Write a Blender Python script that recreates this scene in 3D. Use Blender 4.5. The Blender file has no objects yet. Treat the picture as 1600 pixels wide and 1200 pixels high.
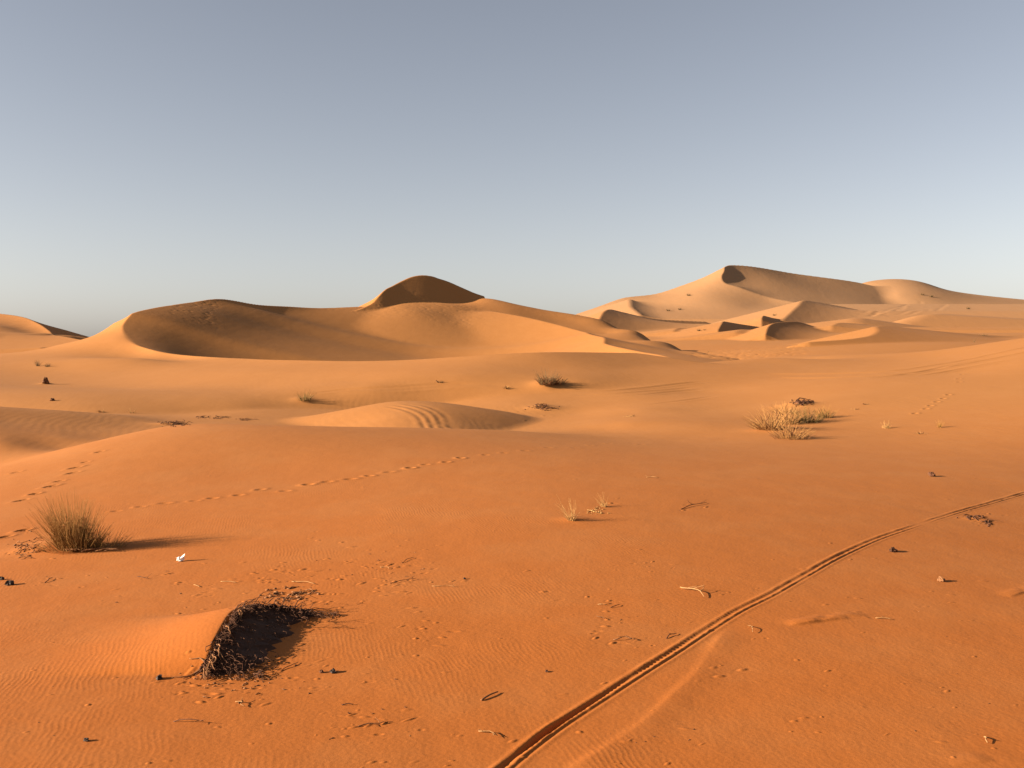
import bpy, bmesh, math, random
import numpy as np
from mathutils import Vector, Matrix, Quaternion

random.seed(7); rng = np.random.default_rng(11)
sc = bpy.context.scene
COL = sc.collection
R = math.radians

# ---------------------------------------------------------------- camera, sky, sun, exposure
SUN_EL, SUN_AZ = 16.5, 12.0             # degrees: height, and how far behind the left-hand side
cam = bpy.data.cameras.new("camera"); cam_o = bpy.data.objects.new("camera", cam); COL.objects.link(cam_o)
cam.sensor_width = 36.0; cam.lens = 36.0*1550/1600; cam.shift_y = -60/1600
cam.clip_start = .1; cam.clip_end = 20000
cam_o.location = (0, 0, 4.8); cam_o.rotation_euler = (R(90), 0, 0)
sc.camera = cam_o

world = bpy.data.worlds.new("World"); sc.world = world; world.use_nodes = True
wn = world.node_tree; bg = wn.nodes['Background']
sky = wn.nodes.new('ShaderNodeTexSky'); sky.sky_type = 'NISHITA'; sky.sun_disc = False
sky.sun_elevation = R(SUN_EL); sky.sun_rotation = R(270 - SUN_AZ)
sky.air_density = 1.0; sky.dust_density = 1.0; sky.ozone_density = 1.0
bw = wn.nodes.new('ShaderNodeRGBToBW'); grey = wn.nodes.new('ShaderNodeMix'); grey.data_type = 'RGBA'; grey.inputs[0].default_value = .62   # dust greys the blue
tint = wn.nodes.new('ShaderNodeMix'); tint.data_type = 'RGBA'; tint.blend_type = 'MULTIPLY'; tint.inputs[0].default_value = 1
tint.inputs[7].default_value = (.955, .938, .985, 1)
wn.links.new(sky.outputs[0], bw.inputs[0]); wn.links.new(sky.outputs[0], grey.inputs[6]); wn.links.new(bw.outputs[0], grey.inputs[7])
wn.links.new(grey.outputs[2], tint.inputs[6]); wn.links.new(tint.outputs[2], bg.inputs[0]); bg.inputs[1].default_value = .05

sun = bpy.data.lights.new("sun", 'SUN'); sun.energy = 5.0; sun.angle = R(.53); sun.color = (1.0, .84, .64)
sun_o = bpy.data.objects.new("sun", sun); COL.objects.link(sun_o)
SUN = Vector((-math.cos(R(SUN_EL))*math.cos(R(SUN_AZ)), -math.cos(R(SUN_EL))*math.sin(R(SUN_AZ)), math.sin(R(SUN_EL))))
sun_o.rotation_euler = SUN.to_track_quat('Z', 'Y').to_euler(); sun_o.location = SUN*500

sc.view_settings.view_transform = 'Standard'; sc.view_settings.look = 'None'
sc.view_settings.exposure = 1.74; sc.view_settings.gamma = 1

# ---------------------------------------------------------------- terrain: a real height field, metres
F, VH, H = 1550.0, 540.0, 4.8          # pixels per unit tangent, horizon row, eye height above the near sand

def kv(u, v, Y):                       # control point: seen at (u, v) at depth Y
    return (u, v, Y)
def kz(u, z, Y):                       # control point given by its height instead
    return (u, VH + F*(H - z)/Y, Y)
def dense(line, n=4):                  # more points along a crest
    a = np.array(line, float); t = np.arange(len(a)); tt = np.linspace(0, len(a)-1, (len(a)-1)*n+1)
    def cr(y):
        i = np.clip(tt.astype(int), 0, len(a)-2); f = tt-i
        y0, y1, y2, y3 = y[np.maximum(i-1, 0)], y[i], y[i+1], y[np.minimum(i+2, len(a)-1)]
        return y1+.5*f*(y2-y0+f*(2*y0-5*y1+4*y2-y3+f*(3*(y1-y2)+y3-y0)))
    return [tuple(r) for r in np.stack([cr(a[:, k]) for k in range(3)], 1)]
def lift(u, v, Y):                     # "lift" = F * z / Y : tangent above flat ground
    return VH + F*H/Y - v

class TPS:                             # smooth thin-plate sheet through control points, in (azimuth, log depth)
    def __init__(self, pts, lam=1e-5):
        a = np.array(pts, float)
        self.P = np.c_[(a[:, 0] - 800)/F, np.log(a[:, 2])]
        val = VH + F*H/a[:, 2] - a[:, 1]
        n = len(a)
        K = self.k(self.P[:, None, :] - self.P[None, :, :]) + lam*np.eye(n)
        A = np.zeros((n+3, n+3)); A[:n, :n] = K
        A[:n, n] = 1; A[:n, n+1:] = self.P
        A[n:, :n] = A[:n, n:].T
        s = np.linalg.solve(A, np.r_[val, 0, 0, 0])
        self.w, self.c = s[:n], s[n:]
    @staticmethod
    def k(d):
        r2 = (d**2).sum(-1) + 1e-12
        return 0.5*r2*np.log(r2)
    def coarse(self, p, q):
        out = self.c[0] + self.c[1]*p + self.c[2]*q
        for (px, qx), w in zip(self.P, self.w):
            r2 = (p-px)**2 + (q-qx)**2 + 1e-12
            out = out + w*0.5*r2*np.log(r2)
        return out

def cubic_up(C, pc, qc, p1, q1):       # Catmull-Rom upsampling from a regular coarse grid (rows q, columns p)
    def axis(x, x0, dx, n):
        t = np.clip((x-x0)/dx, 1.0, n-2.001); i = t.astype(int); f = t-i
        w = np.stack([-.5*f+f*f-.5*f**3, 1-2.5*f*f+1.5*f**3, .5*f+2*f*f-1.5*f**3, -.5*f*f+.5*f**3])
        return i, w
    ip, wp = axis(p1, pc[0], pc[1]-pc[0], len(pc)); iq, wq = axis(q1, qc[0], qc[1]-qc[0], len(qc))
    T = sum(wp[k][None, :]*C[:, ip-1+k] for k in range(4))
    return sum(wq[k][:, None]*T[iq-1+k, :] for k in range(4))

def smax(a, b, k):
    h = np.clip(.5+.5*(a-b)/k, 0, 1)
    return b+(a-b)*h + k*h*(1-h)
def smin(a, b, k):
    return -smax(-a, -b, k)
def pw(x, xs, ys):                     # smooth (monotone cubic) interpolation of a polyline
    xs = np.asarray(xs, float); ys = np.asarray(ys, float)
    h = np.diff(xs); d = np.diff(ys)/h
    m = np.zeros_like(ys)
    if len(xs) > 2:
        for i in range(1, len(xs)-1):
            if d[i-1]*d[i] > 0:
                w1, w2 = 2*h[i]+h[i-1], h[i]+2*h[i-1]
                m[i] = (w1+w2)/(w1/d[i-1]+w2/d[i])
    m[0] = d[0]; m[-1] = d[-1]
    i = np.clip(np.searchsorted(xs, x)-1, 0, len(xs)-2)
    t = np.clip((x-xs[i])/h[i], 0, 1)
    return ((2*t**3-3*t**2+1)*ys[i] + (t**3-2*t**2+t)*h[i]*m[i]
            + (-2*t**3+3*t**2)*ys[i+1] + (t**3-t**2)*h[i]*m[i+1])
def sstep(a, b, x):
    t = np.clip((x-a)/(b-a), 0, 1); return t*t*(3-2*t)

# ---- base sheet: near plain, first crest, trough, basin, far plain, ramp on the right
BASE = [
 # near plain
 *[kz(u, z, 5.5) for u, z in ((-900, 0), (0, 0), (800, 0), (1600, 0), (2500, 0))],
 *[kz(u, z, 12) for u, z in ((-700, -.05), (0, 0), (500, 0), (1000, 0), (1600, -.02), (2300, -.1))],
 *[kz(u, z, 18) for u, z in ((-700, -.4), (0, -.10), (500, .06), (1000, .14), (1600, .02), (2300, -.3))],
 *[kz(u, z, 26) for u, z in ((-700, -.8), (0, -.2), (400, .06), (800, .30), (1200, .22), (1600, -.08), (2300, -.7))],
 *[kz(u, z, 36) for u, z in ((400, .34), (800, .46), (1200, .24), (1600, -.02), (2300, -.8))],
 # first crest
 kv(-400, 800, 36), kv(-150, 762, 38), kv(0, 731, 40), kv(100, 701, 44), kv(180, 682, 47), kv(260, 667, 50), kv(400, 668, 52),
 kv(600, 668, 54), kv(800, 673, 54), kv(950, 686, 52),
 kv(1100, 694, 49), kv(1250, 697, 48), kv(1400, 697, 48), kv(1600, 694, 48), kv(1900, 690, 48), kv(2300, 690, 48),
 # hollow behind it
 kz(-400, -1.5, 46), kz(-150, -1.3, 48), kz(0, -.85, 47.5), kz(100, -.65, 52), kz(180, -.5, 56), kz(260, -.4, 60), kz(400, -.5, 62), kz(600, -.6, 64),
 kz(800, -.7, 64), kz(950, -.35, 61),
 kv(1100, 682, 55), kv(1250, 680, 54), kv(1400, 678, 54), kv(1600, 668, 54), kv(1900, 650, 54), kv(2300, 630, 54),
 # low dune at the left edge
 kv(-400, 605, 60), kv(-150, 622, 62), kv(0, 637, 64), kv(100, 643, 66), kv(200, 651, 67.5), kv(270, 659, 68),
 kv(0, 690, 52), kv(100, 684, 55), kv(0, 656, 59.5), kv(100, 661, 61), kv(200, 665, 63),
 kz(-400, .6, 70), kz(-150, .2, 71), kz(0, -.1, 73), kz(100, -.25, 74), kz(200, -.4, 75), kz(300, -.5, 75),
 # basin floor
 kz(340, -.45, 66), kz(400, -.6, 70), kz(500, -.7, 74), kv(340, 650, 74), kv(450, 636, 84), kv(600, 612, 94), kv(390, 640, 80), kv(520, 622, 90), kz(650, -.6, 76), kz(750, -.6, 76), kz(560, -.7, 66),
 kv(690, 603, 94), kv(800, 605, 93), kv(830, 634, 80), kv(900, 646, 76), kv(820, 620, 86), kv(900, 623, 84), kv(950, 648, 72),
 kv(980, 660, 63), kv(900, 613, 88), kv(1000, 639, 74), kv(1000, 617, 85), kv(1100, 641, 73), kv(1100, 613, 88),
 kv(1100, 665, 60), kv(1200, 657, 64), kv(1200, 629, 76.5), kv(1300, 657, 62), kv(1300, 625, 73), kv(1400, 658, 60), kv(1400, 622, 72),
 kv(1500, 619, 71), kv(1600, 615, 70), kv(1900, 592, 72), kv(2300, 565, 72),
 # apron below the bowl dune (windward side), further up than the bowl's rim it is handled by the dune
 *[kz(u, -.7, Yk) for u in (-300, 0, 200, 400, 600) for Yk in (90, 104)], kz(720, -.5, 104), kv(850, 586, 102), kv(950, 577, 105),
 # right-hand ramp and lit plain behind it
 kv(1000, 572, 110), kv(1100, 570, 112), kv(1200, 567, 116), kv(1350, 574, 106), kv(1430, 571, 104), kv(1500, 562, 107), kv(1600, 546, 107), kv(1900, 518, 107), kv(2300, 490, 107),
 kv(1200, 590, 98), kv(1300, 594, 90), kv(1400, 593, 86), kv(1500, 583, 90), kv(1600, 568, 92), kv(1200, 607, 87), kv(1300, 611, 80),
 kz(1050, 1.6, 135), kz(1200, 2.2, 130), kv(1300, 556, 140), kv(1450, 549, 140), kv(1600, 529, 138), kv(1900, 505, 138), kv(2300, 480, 138),
 kv(1200, 560, 125), kv(1350, 562, 122), kv(1450, 558, 120), kv(1525, 546, 122), kv(1600, 536, 120),
 kz(1100, 1.0, 180), kz(1250, 3.2, 165), kz(1400, 2.6, 165), kz(1550, 2.0, 165), kz(1700, 2.5, 170), kz(2200, 3, 170),
 # hidden low floors / far plain
 *[kz(u, z, 135) for u, z in ((-300, -.5), (0, -.5), (250, -.5), (500, -.5), (750, .2), (900, 1.0))],
 *[kz(u, z, 200) for u, z in ((-500, 0), (0, 0), (400, 0), (800, 0), (1000, .5))],
 kv(1100, 552, 235), kv(1200, 548, 215), kv(1300, 543, 215), kv(1500, 540, 215), kv(1150, 535, 290), kv(1250, 532, 300), kv(1400, 532, 300), kv(1600, 530, 300),
 kv(1050, 527, 340), kv(1150, 521, 360), kv(1300, 520, 380), kv(1500, 515, 400), kv(1800, 510, 400), kv(2300, 510, 400),
 *[kz(u, z, 420) for u, z in ((-700, 0), (0, 0), (600, 2), (1000, 12))],
 *[kz(u, z, 560) for u, z in ((-700, 0), (0, 0), (600, 2), (1000, 12), (1500, 16), (2300, 16))],
 *[kz(u, 0, 900) for u in (-700, 0, 600, 1200, 1800, 2400)], *[kz(u, 0, 3200) for u in (-700, 800, 2400)],
]

def back(pts, d=10.):                    # the bowl dune's left end stands further back
    return [(u, v, Y + d*(1-float(sstep(150., 520., u)))*min(1., max(0., (Y-74)/30))) for u, v, Y in pts]
# ---- bowl dune: windward sheet (outside), inner wall, back side
RIM = back(dense([kv(250, 550, 134), kv(300, 556, 131), kv(400, 561, 124), kv(480, 563, 118), kv(560, 564, 112.5), kv(640, 562, 109), kv(720, 557, 107), kv(800, 552, 107), kv(870, 550, 109), kv(975, 551, 116)]))
LEFT = back(dense([kv(208, 488, 157.5), kv(198, 498, 155), kv(191, 511, 150), kv(197, 526, 144), kv(215, 540, 138), kv(250, 550, 134)])[:-1])
RIDGE = back(dense([kv(208, 488, 157.5), kv(240, 481, 166), kv(270, 476, 174), kv(300, 472, 184), kv(345, 466.5, 194), kv(400, 475.5, 203), kv(450, 478.5, 211), kv(500, 481, 218), kv(560, 479, 228), kv(600, 478, 234)], 3)[1:])
D1W = back([
 kv(-300, 612, 84), kv(0, 634, 77), kv(150, 646, 75), kv(300, 646, 77), kv(380, 636, 80), kv(470, 614, 87), kv(585, 606, 88.5), kv(675, 595, 91), kv(735, 595, 91), kv(800, 597, 91), kv(900, 598, 91),
 *[kz(u, -3, Yk) for u, Yk in ((-300, 68), (0, 66), (150, 65), (300, 67), (400, 69), (500, 75), (600, 78), (700, 81), (800, 80), (900, 78), (1000, 78))],
 kv(0, 600, 97), kv(200, 606, 94), kv(400, 608, 90.5), kv(560, 596, 92.5), kv(850, 578, 98), kv(980, 574, 104),
 kv(-300, 560, 125), kv(0, 577, 117), kv(100, 578, 115.5), kv(200, 579, 113), kv(300, 579, 110), kv(400, 580, 105.5), kv(560, 581, 99.5), kv(700, 574, 98.5),
 kv(-300, 560, 150), kv(0, 553, 150), kv(60, 546, 150), kv(100, 537, 151), kv(140, 527, 152), kv(165, 517, 153), kv(100, 556, 133), kv(180, 541, 139), kv(150, 560, 124), kv(220, 560, 124),
 kz(0, 1.5, 175), kz(60, 2.5, 172), kz(100, 3.8, 170), kz(140, 5.2, 168), kz(-300, 1, 180), kz(165, 5.6, 172),
 kv(240, 440, 160), kv(300, 440, 158), kv(270, 510, 140), kv(330, 512, 138), kv(420, 512, 140), kv(560, 512, 140), kv(700, 512, 140), kv(850, 512, 140), kv(975, 512, 142),
]) + RIM + LEFT + [kv(u, v-15, Y+9) for u, v, Y in RIM[::4]]
def smooth_pw(u, xs, ys, sig=14.):   # polyline along u, rounded by a Gaussian
    x = np.arange(xs[0]-120, xs[-1]+120, 2.); y = np.interp(x, xs, ys)
    y = np.where(x < xs[0], ys[0]+(x-xs[0])*(ys[1]-ys[0])/(xs[1]-xs[0]), y); y = np.where(x > xs[-1], ys[-1]+(x-xs[-1])*(ys[-1]-ys[-2])/(xs[-1]-xs[-2]), y)
    k = np.exp(-.5*(np.arange(-30, 31)*2./sig)**2); k /= k.sum()
    return np.interp(u, x[30:-30], np.convolve(y, k, 'valid'))
BOWL_U = [190, 215, 250, 300, 345, 370, 400, 450, 500, 560, 600, 700, 780, 850, 930, 1000]
BOWL_V = [492.5, 486, 479, 472, 466.5, 470, 476, 478.5, 481, 479, 478, 478, 478, 478, 478, 478]
BOWL_Y = [153.5, 159, 169, 183.5, 194, 198.5, 203, 211, 218, 228, 234, 243, 244, 232, 212, 195]
BOWL_Y = [p[2] for p in back([(a, 0, b) for a, b in zip(BOWL_U, BOWL_Y)])]
BOWL_M = [3.2, 2.85, 2.35, 2.1, 2.0, 1.88, 1.74, 1.57, 1.46, 1.42, 1.40, 1.38, 1.38, 1.4, 1.5, 1.6]
def bowl_wall(u, q, Y):
    c = np.array(sorted(RIM[:9]+LEFT+RIDGE, key=lambda r: r[2]))          # one crest, from the near rim round the left horn and along the ridge
    yy = np.arange(c[0, 2], c[-1, 2], .25); k = np.exp(-.5*(np.arange(-16, 17)*.25/1.3)**2); k /= k.sum()
    sm = lambda a: np.convolve(np.pad(np.interp(yy, c[:, 2], a), 16, mode='edge'), k, 'valid')
    uc = np.interp(Y, yy, sm(c[:, 0])); vc = np.interp(Y, yy, sm(c[:, 1]))
    dd = np.array([-400, -1, 0, 20, 50, 80, 120, 160, 220, 300, 400, 500, 620, 900.]); sl = np.array([.2, .2, .18, .22, .30, .335, .31, .27, .222, .185, .145, .10, .06, .06])
    x = np.arange(-400, 1300, 2.); kk = np.exp(-.5*(np.arange(-40, 41)*2/24.)**2); kk /= kk.sum()
    sx = np.convolve(np.pad(np.interp(x, dd, sl), 40, mode='edge'), kk, 'valid'); Dx = np.cumsum(sx)*2; Dx -= np.interp(0, x, Dx)
    d = u-uc
    drop = np.interp(d, x, Dx)*pw(Y, [180, 190, 200, 210, 222, 234], [1, .99, .86, .66, .48, .40])
    drop = drop + 9*(1-np.exp(-np.maximum(d, 0)/26))*np.exp(-.5*((Y-206)/8)**2)
    rise = pw(Y, [170, 185, 210, 220], [.00062, .00062, .00052, .0005])*np.maximum(0, u-620)**2
    wall = VH+F*H/Y-(vc+drop-rise)
    r = np.array(LEFT[::4]+RIM)
    front = smooth_pw(u, r[4:, 0], [lift(*p) for p in r[4:]], 10.) + 6.*(smooth_pw(u, r[4:, 0], r[4:, 2], 10.)-Y)
    return smax(smax(wall, F*.5/Y, 14), front, 3)
CONE_U = [575, 585, 596, 612, 632, 657, 690, 725, 757, 800]
CONE_V = [480, 471, 458, 447, 437, 430, 436, 450, 463, 481]
CONE_Y = [225, 229, 234, 240.6, 246.6, 252, 254.6, 255.2, 255.5, 255.5]
def cone_face(u, q, Y):
    g = lambda a: smooth_pw(u, CONE_U, a, 9.)
    return VH+F*H/Y-(g(CONE_V)+3.*(g(CONE_Y)-Y)) - 4*np.maximum(0, u-757)
SPUR = [kv(880, 512, 224), kv(900, 515, 210), kv(906, 518, 195), kv(915, 522, 180), kv(930, 533, 165), kv(952, 548, 150), kv(975, 551, 130), kv(1000, 552, 115)]
D1R = [*SPUR, kv(850, 495, 200), kv(850, 500, 180), kv(870, 512, 165), kv(900, 525, 150), kv(920, 535, 130), kv(780, 470, 200), kv(780, 500, 150),
       kv(950, 528, 195), kv(950, 537, 175), kv(1000, 541, 178), kv(1000, 549, 160), kv(1060, 556, 155), kv(1060, 563, 140), kv(985, 551, 150), kv(1100, 566, 142), kv(1100, 572, 128),
       kv(600, 440, 200), kv(600, 470, 150), kv(400, 430, 180), kv(300, 450, 150), kv(780, 530, 125), kv(600, 520, 122), kv(400, 520, 130), kv(200, 440, 160), kv(200, 500, 130)]
D1B = back([  # lee behind the ridge
 kv(150, 470, 150), kv(150, 505, 175),
 kz(208, 6.5, 176), kz(300, 8, 202), kz(400, 9.5, 222), kz(500, 9.5, 232), kz(600, 10, 240), kz(345, 17, 176), kz(250, 14, 158), kz(500, 18, 200), kz(600, 19, 210),
]) + RIDGE + LEFT[:2]
# ---- second dune: plateau and right flank; cone with slip face
P2 = [
 kz(330, 4, 233), kz(200, 2, 228), kz(450, 9, 233), kz(520, 10, 239), kv(600, 480, 239),
             
              
          
 kz(500, 9, 211), kz(600, 7.5, 207), kz(700, 5, 204), kz(800, 4.5, 206.2), kz(900, 4, 200), kz(1000, 1.5, 172), kz(1060, 0.5, 155), kz(1120, -0.5, 142), kz(1200, -1.5, 150),
 kz(600, 9, 265), kz(700, 12, 273), kz(830, 8, 272.4), kz(900, 6.5, 266), kz(950, 5, 260), kz(1000, 3, 248), kz(1050, 1, 230), kz(1100, -1, 212), kz(1150, -2, 196), kz(660, 14, 265), kz(1200, -3, 185),
 kz(600, -6, 165), kz(800, -6, 165), kz(1000, -2, 160),
 kv(620, 474, 234), kv(650, 474, 235), kv(650, 480, 230), kv(650, 486, 224), kv(700, 475, 238.5), kv(700, 483, 233), kv(700, 491, 227.5), kv(757, 474, 246), kv(757, 484, 239), kv(757, 493, 233),
 kv(757, 464.5, 254.5), kv(735, 472.5, 250), kv(700, 474.5, 246), kv(660, 474, 243), kv(610, 476, 240), kv(775, 468, 253.5), kv(800, 474, 252), kv(800, 486, 241), kv(800, 502, 230),   
 kv(830, 480, 250), kv(830, 491, 242), kv(830, 506, 230), kv(870, 487, 250), kv(870, 499, 241), kv(870, 511, 231), kv(900, 492, 250), kv(900, 504, 240), kv(900, 515, 230),
 kv(950, 502, 246), kv(950, 512, 237), kv(950, 522, 228), kv(1000, 517, 232), kv(1000, 525.5, 222), kv(1000, 533.5, 212), kv(1050, 537, 210), kv(1050, 543, 200), kv(1060, 549, 188), kv(1100, 551, 188), kv(1120, 560, 168), kv(1150, 560, 170),
 kz(870, 8, 272), kz(920, 7, 272), kz(970, 5, 262),
]
CR2 = [kv(u, v, Y) for u, v, Y in zip(CONE_U[1:], CONE_V[1:], CONE_Y[1:])]

D2W = [*CR2[:8], kv(560, 479, 234), kv(575, 474, 238), kv(590, 464, 243), kv(610, 450, 250), kv(632, 439, 255), kv(657, 433, 259), kz(560, 10, 252), kz(600, 13, 268), kz(660, 17.5, 274), kz(720, 14, 274), kz(757, 12, 274),
       kv(660, 415, 240), kv(700, 405, 246), kv(740, 400, 250), kv(620, 430, 234), kv(650, 425, 238)]
# ---- far dune on the left
DLW = [kv(-300, 470, 290), kv(-100, 482, 280), kv(0, 493, 272), kv(30, 496, 268), kv(55, 503, 262), kv(72, 513, 254), kv(82, 523, 246),
       kv(0, 524, 232), kv(40, 523, 236), kv(-100, 520, 236), kv(-300, 510, 240), kv(0, 510, 250), kv(120, 480, 260), kv(100, 470, 280), kv(-100, 505, 250)]
DLS = [kv(-100, 482, 280), kv(0, 492, 276), kv(30, 496, 272), kv(55, 502, 268), kv(100, 515, 268), kv(138, 526, 268), kv(200, 543, 268), kv(55, 503, 262), kv(72, 513, 254), kv(82, 523, 246), kv(110, 530, 246), kv(150, 545, 246),
       kv(30, 480, 250), kv(0, 470, 245), kz(0, 8, 290), kz(100, 5, 285), kz(150, 2, 290), kz(-100, 10, 300)]
DLF = [kv(-300, 470, 236), kv(-100, 508, 232), kv(0, 526, 230), kv(40, 524, 237), kv(80, 523, 244), kv(110, 525, 250), kv(138, 528, 254),
       kv(0, 553, 212), kv(0, 540, 220), kv(60, 535, 234), kv(60, 547, 225), kv(100, 533, 244), kv(100, 542, 238), kv(140, 540, 248), kv(140, 552, 239), kv(-100, 540, 208), kv(-100, 524, 220), kz(0, 2, 256), kz(80, 2, 265), kz(140, 1, 274), kz(-200, 2, 262), kz(220, 0, 245), kz(0, 0, 196), kz(100, -1, 218), kz(200, -2, 228)]
# ---- far great dune on the right
D3W = [kv(860, 505, 560), kv(900, 491, 570), kv(940, 477, 580), kv(975, 465, 590), kv(1025, 459, 600), kv(1062, 447, 606), kv(1100, 433, 610), kv(1132, 417, 614), kv(1128, 430, 598), kv(1131, 441, 588), kv(1150, 447, 582), kv(1200, 464, 572), kv(1250, 474, 560),
       kv(1100, 460, 570), kv(1050, 475, 560), kv(1000, 487, 550), kv(1150, 480, 540), kv(1200, 490, 530), kv(1100, 495, 515), kv(1000, 505, 510), kv(920, 500, 540), kv(1250, 498, 510),
       kv(1200, 400, 610), kv(1300, 400, 600), kv(1300, 455, 570)]
D3S = [kv(1128, 430, 598), kv(1132, 417, 614), kv(1131, 441, 588), kv(1150, 447, 582), kv(1200, 464, 572), kv(1250, 474, 560), kv(1140, 414, 622), kv(1165, 415, 630), kv(1200, 420, 640), kv(1240, 427, 650), kv(1300, 435, 660), kv(1340, 441, 668), kv(1400, 455, 670), kv(1500, 490, 670),
       kv(1200, 449, 598), kv(1260, 459, 600), kv(1330, 470, 605), kv(1400, 483, 610), kv(1300, 480, 575), kv(1400, 498, 570), kv(1200, 434, 618), kv(1300, 453, 628), kv(1400, 475, 630), kv(1160, 432, 610), kv(1350, 495, 550),
       kv(1100, 395, 605), kv(1050, 380, 600), kv(1000, 370, 600)]
D3B = [kv(860, 505, 560), kv(900, 491, 570), kv(940, 477, 580), kv(975, 465, 590), kv(1025, 459, 600), kv(1062, 447, 606), kv(1100, 433, 610), kv(1132, 417, 614), kv(1140, 414, 622), kv(1165, 415, 630), kv(1200, 420, 640), kv(1240, 427, 650), kv(1300, 435, 660), kv(1340, 441, 668), kv(1400, 455, 670),
       kv(900, 520, 620), kv(1000, 495, 650), kv(1100, 470, 670), kv(1200, 460, 710), kv(1300, 475, 730), kv(900, 440, 520), kv(1000, 415, 540), kv(1100, 385, 560), kv(1200, 370, 580), kv(1300, 385, 600)]
D3R = [kv(1300, 470, 690), kv(1340, 446, 690), kv(1365, 440, 690), kv(1395, 437, 692), kv(1425, 438, 694), kv(1445, 442, 695), kv(1475, 452, 697), kv(1525, 460, 700), kv(1600, 467, 705), kv(1750, 480, 710), kv(2000, 490, 710),
       kv(1400, 462, 640), kv(1450, 462, 640), kv(1500, 472, 635), kv(1600, 482, 630), kv(1750, 492, 630), kv(1350, 480, 640), kv(1380, 495, 590), kv(1450, 490, 590), kv(1550, 496, 570), kv(1650, 500, 560), kv(2000, 505, 560), kv(1320, 500, 580)]

# ---- low mound behind the first crest
M1 = [kv(250, 692, 74), kv(320, 676, 74), kv(400, 662, 74), kv(450, 655, 74), kv(500, 647, 74), kv(560, 636, 74), kv(600, 629, 74), kv(630, 626.5, 74.5), kv(660, 627, 75), kv(700, 630, 75), kv(750, 637, 75), kv(800, 645, 75), kv(850, 657, 74), kv(890, 668, 73), kv(930, 680, 72), kv(980, 692, 71),
      kv(400, 686, 66), kv(500, 668, 66), kv(560, 657, 66), kv(610, 648, 66), kv(650, 646, 66), kv(700, 650, 66), kv(750, 659, 66), kv(800, 670, 66), kv(850, 683, 66), kv(920, 702, 66),
      kv(500, 697, 59), kv(620, 678, 59), kv(700, 680, 59), kv(800, 702, 59), kv(900, 720, 59),
      kv(500, 655, 79), kv(620, 638, 80), kv(700, 640, 81), kv(800, 654, 81), kv(880, 676, 79), kv(400, 672, 79),
      kv(500, 672, 84), kv(620, 660, 86), kv(700, 660, 87), kv(800, 675, 87)]

class Ridge:
    """A small dune: crest line running away from the eye, with its own left (windward) and right (slip) slopes."""
    def __init__(self, crest, aL, aR, k=3, soft=0, ends=(.035, .06), bL=0, bR=0):
        self.c = sorted(crest, key=lambda c: c[2]); self.aL, self.aR, self.k, self.soft, self.ends, self.bL, self.bR = aL, aR, k, soft, ends, bL, bR
    def value(self, u, q, Y):
        qs = np.log([c[2] for c in self.c]); us = [c[0] for c in self.c]; vs = [lift(*c) for c in self.c]
        uc = pw(q, qs, us); vc = pw(q, qs, vs)
        e0, e1 = self.ends
        vc = vc - np.maximum(0, qs[0]-q)/e0*60 - np.maximum(0, q-qs[-1])/e1*60
        d = u-uc
        L = vc + self.aL*d - self.bL*d*d*np.sign(d)*0; R = vc - self.aR*d
        if self.bR: R = vc - (self.aR*d if np.isscalar(d) else self.aR*np.sign(d)*(np.abs(d)-(np.abs(d)**2)/(2*self.bR)*(np.abs(d) < self.bR)-(np.abs(d) >= self.bR)*(np.abs(d)-self.bR/2)))
        return smin(L, R, max(self.soft, .01))

RIDGES = {
 'd5': Ridge([kv(930, 508, 380), kv(937, 497, 395), kv(943, 487, 410), kv(952, 483, 425), kv(975, 488, 440), kv(1025, 498, 455), kv(1100, 502, 470)], .35, .33, k=3, soft=1.5, bR=140),
 'd6': Ridge([kv(1122, 516, 330), kv(1127, 507, 345), kv(1131, 502, 360), kv(1150, 505, 372), kv(1190, 511, 385)], .2, .50, k=2, soft=1, bR=60),
 'd6b': Ridge([kv(1196, 523, 300), kv(1200, 511, 315), kv(1212, 504, 330), kv(1240, 502, 345), kv(1285, 514, 360)], .3, .4, k=2, soft=1, bR=90),
 'd6f': Ridge([kv(1148, 519, 316), kv(1160, 514.5, 324), kv(1186, 517, 330)], .12, .10, k=2, soft=1),
 'd6g': Ridge([kv(1052, 517, 350), kv(1062, 512, 362), kv(1090, 514, 372)], .12, .2, k=2, soft=1, bR=60),
 'd9b': Ridge([kv(1300, 509, 345), kv(1312, 504, 356), kv(1335, 505, 366), kv(1380, 511, 376)], .15, .16, k=2, soft=1, bR=90),
 'd4b': Ridge([kv(1000, 491, 500), kv(985, 477, 535), kv(984, 467, 575)], .30, .35, k=4, soft=3, bR=45, ends=(.03, .03)),
 'd4': Ridge([kv(1222, 500, 420), kv(1233, 490, 440), kv(1246, 478, 460), kv(1257, 469, 480), kv(1307, 477, 495), kv(1350, 486, 505), kv(1394, 499, 515)], .25, .30, k=3, soft=2, bR=110),
 'd6c': Ridge([kv(1190, 498, 400), kv(1193, 493, 410), kv(1210, 497, 420), kv(1235, 500, 430)], .3, .5, k=2, soft=1, bR=70),
 'd8': Ridge([kv(1400, 508, 400), kv(1425, 497, 410), kv(1442, 490, 420), kv(1455, 489, 440)], .28, .06, k=3, soft=8),
 'd8b': Ridge([kv(1534, 494, 470), kv(1538, 487, 490), kv(1562, 489, 510), kv(1600, 495, 530), kv(1680, 505, 540)], .12, .35, k=2, soft=1, bR=60),
 'd9': Ridge([kv(1337, 503, 370), kv(1338, 497, 385), kv(1341, 496, 400)], .12, .14, k=3, soft=4),
 'd7': Ridge([kv(1262, 534, 225), kv(1330, 529, 232), kv(1362, 523, 240), kv(1371, 516, 250), kv(1368, 510, 262), kv(1385, 509, 275), kv(1425, 513, 290), kv(1525, 522, 310), kv(1620, 527, 330)], .22, .16, k=3, soft=2, ends=(.06, .2), bR=330),
}

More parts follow.
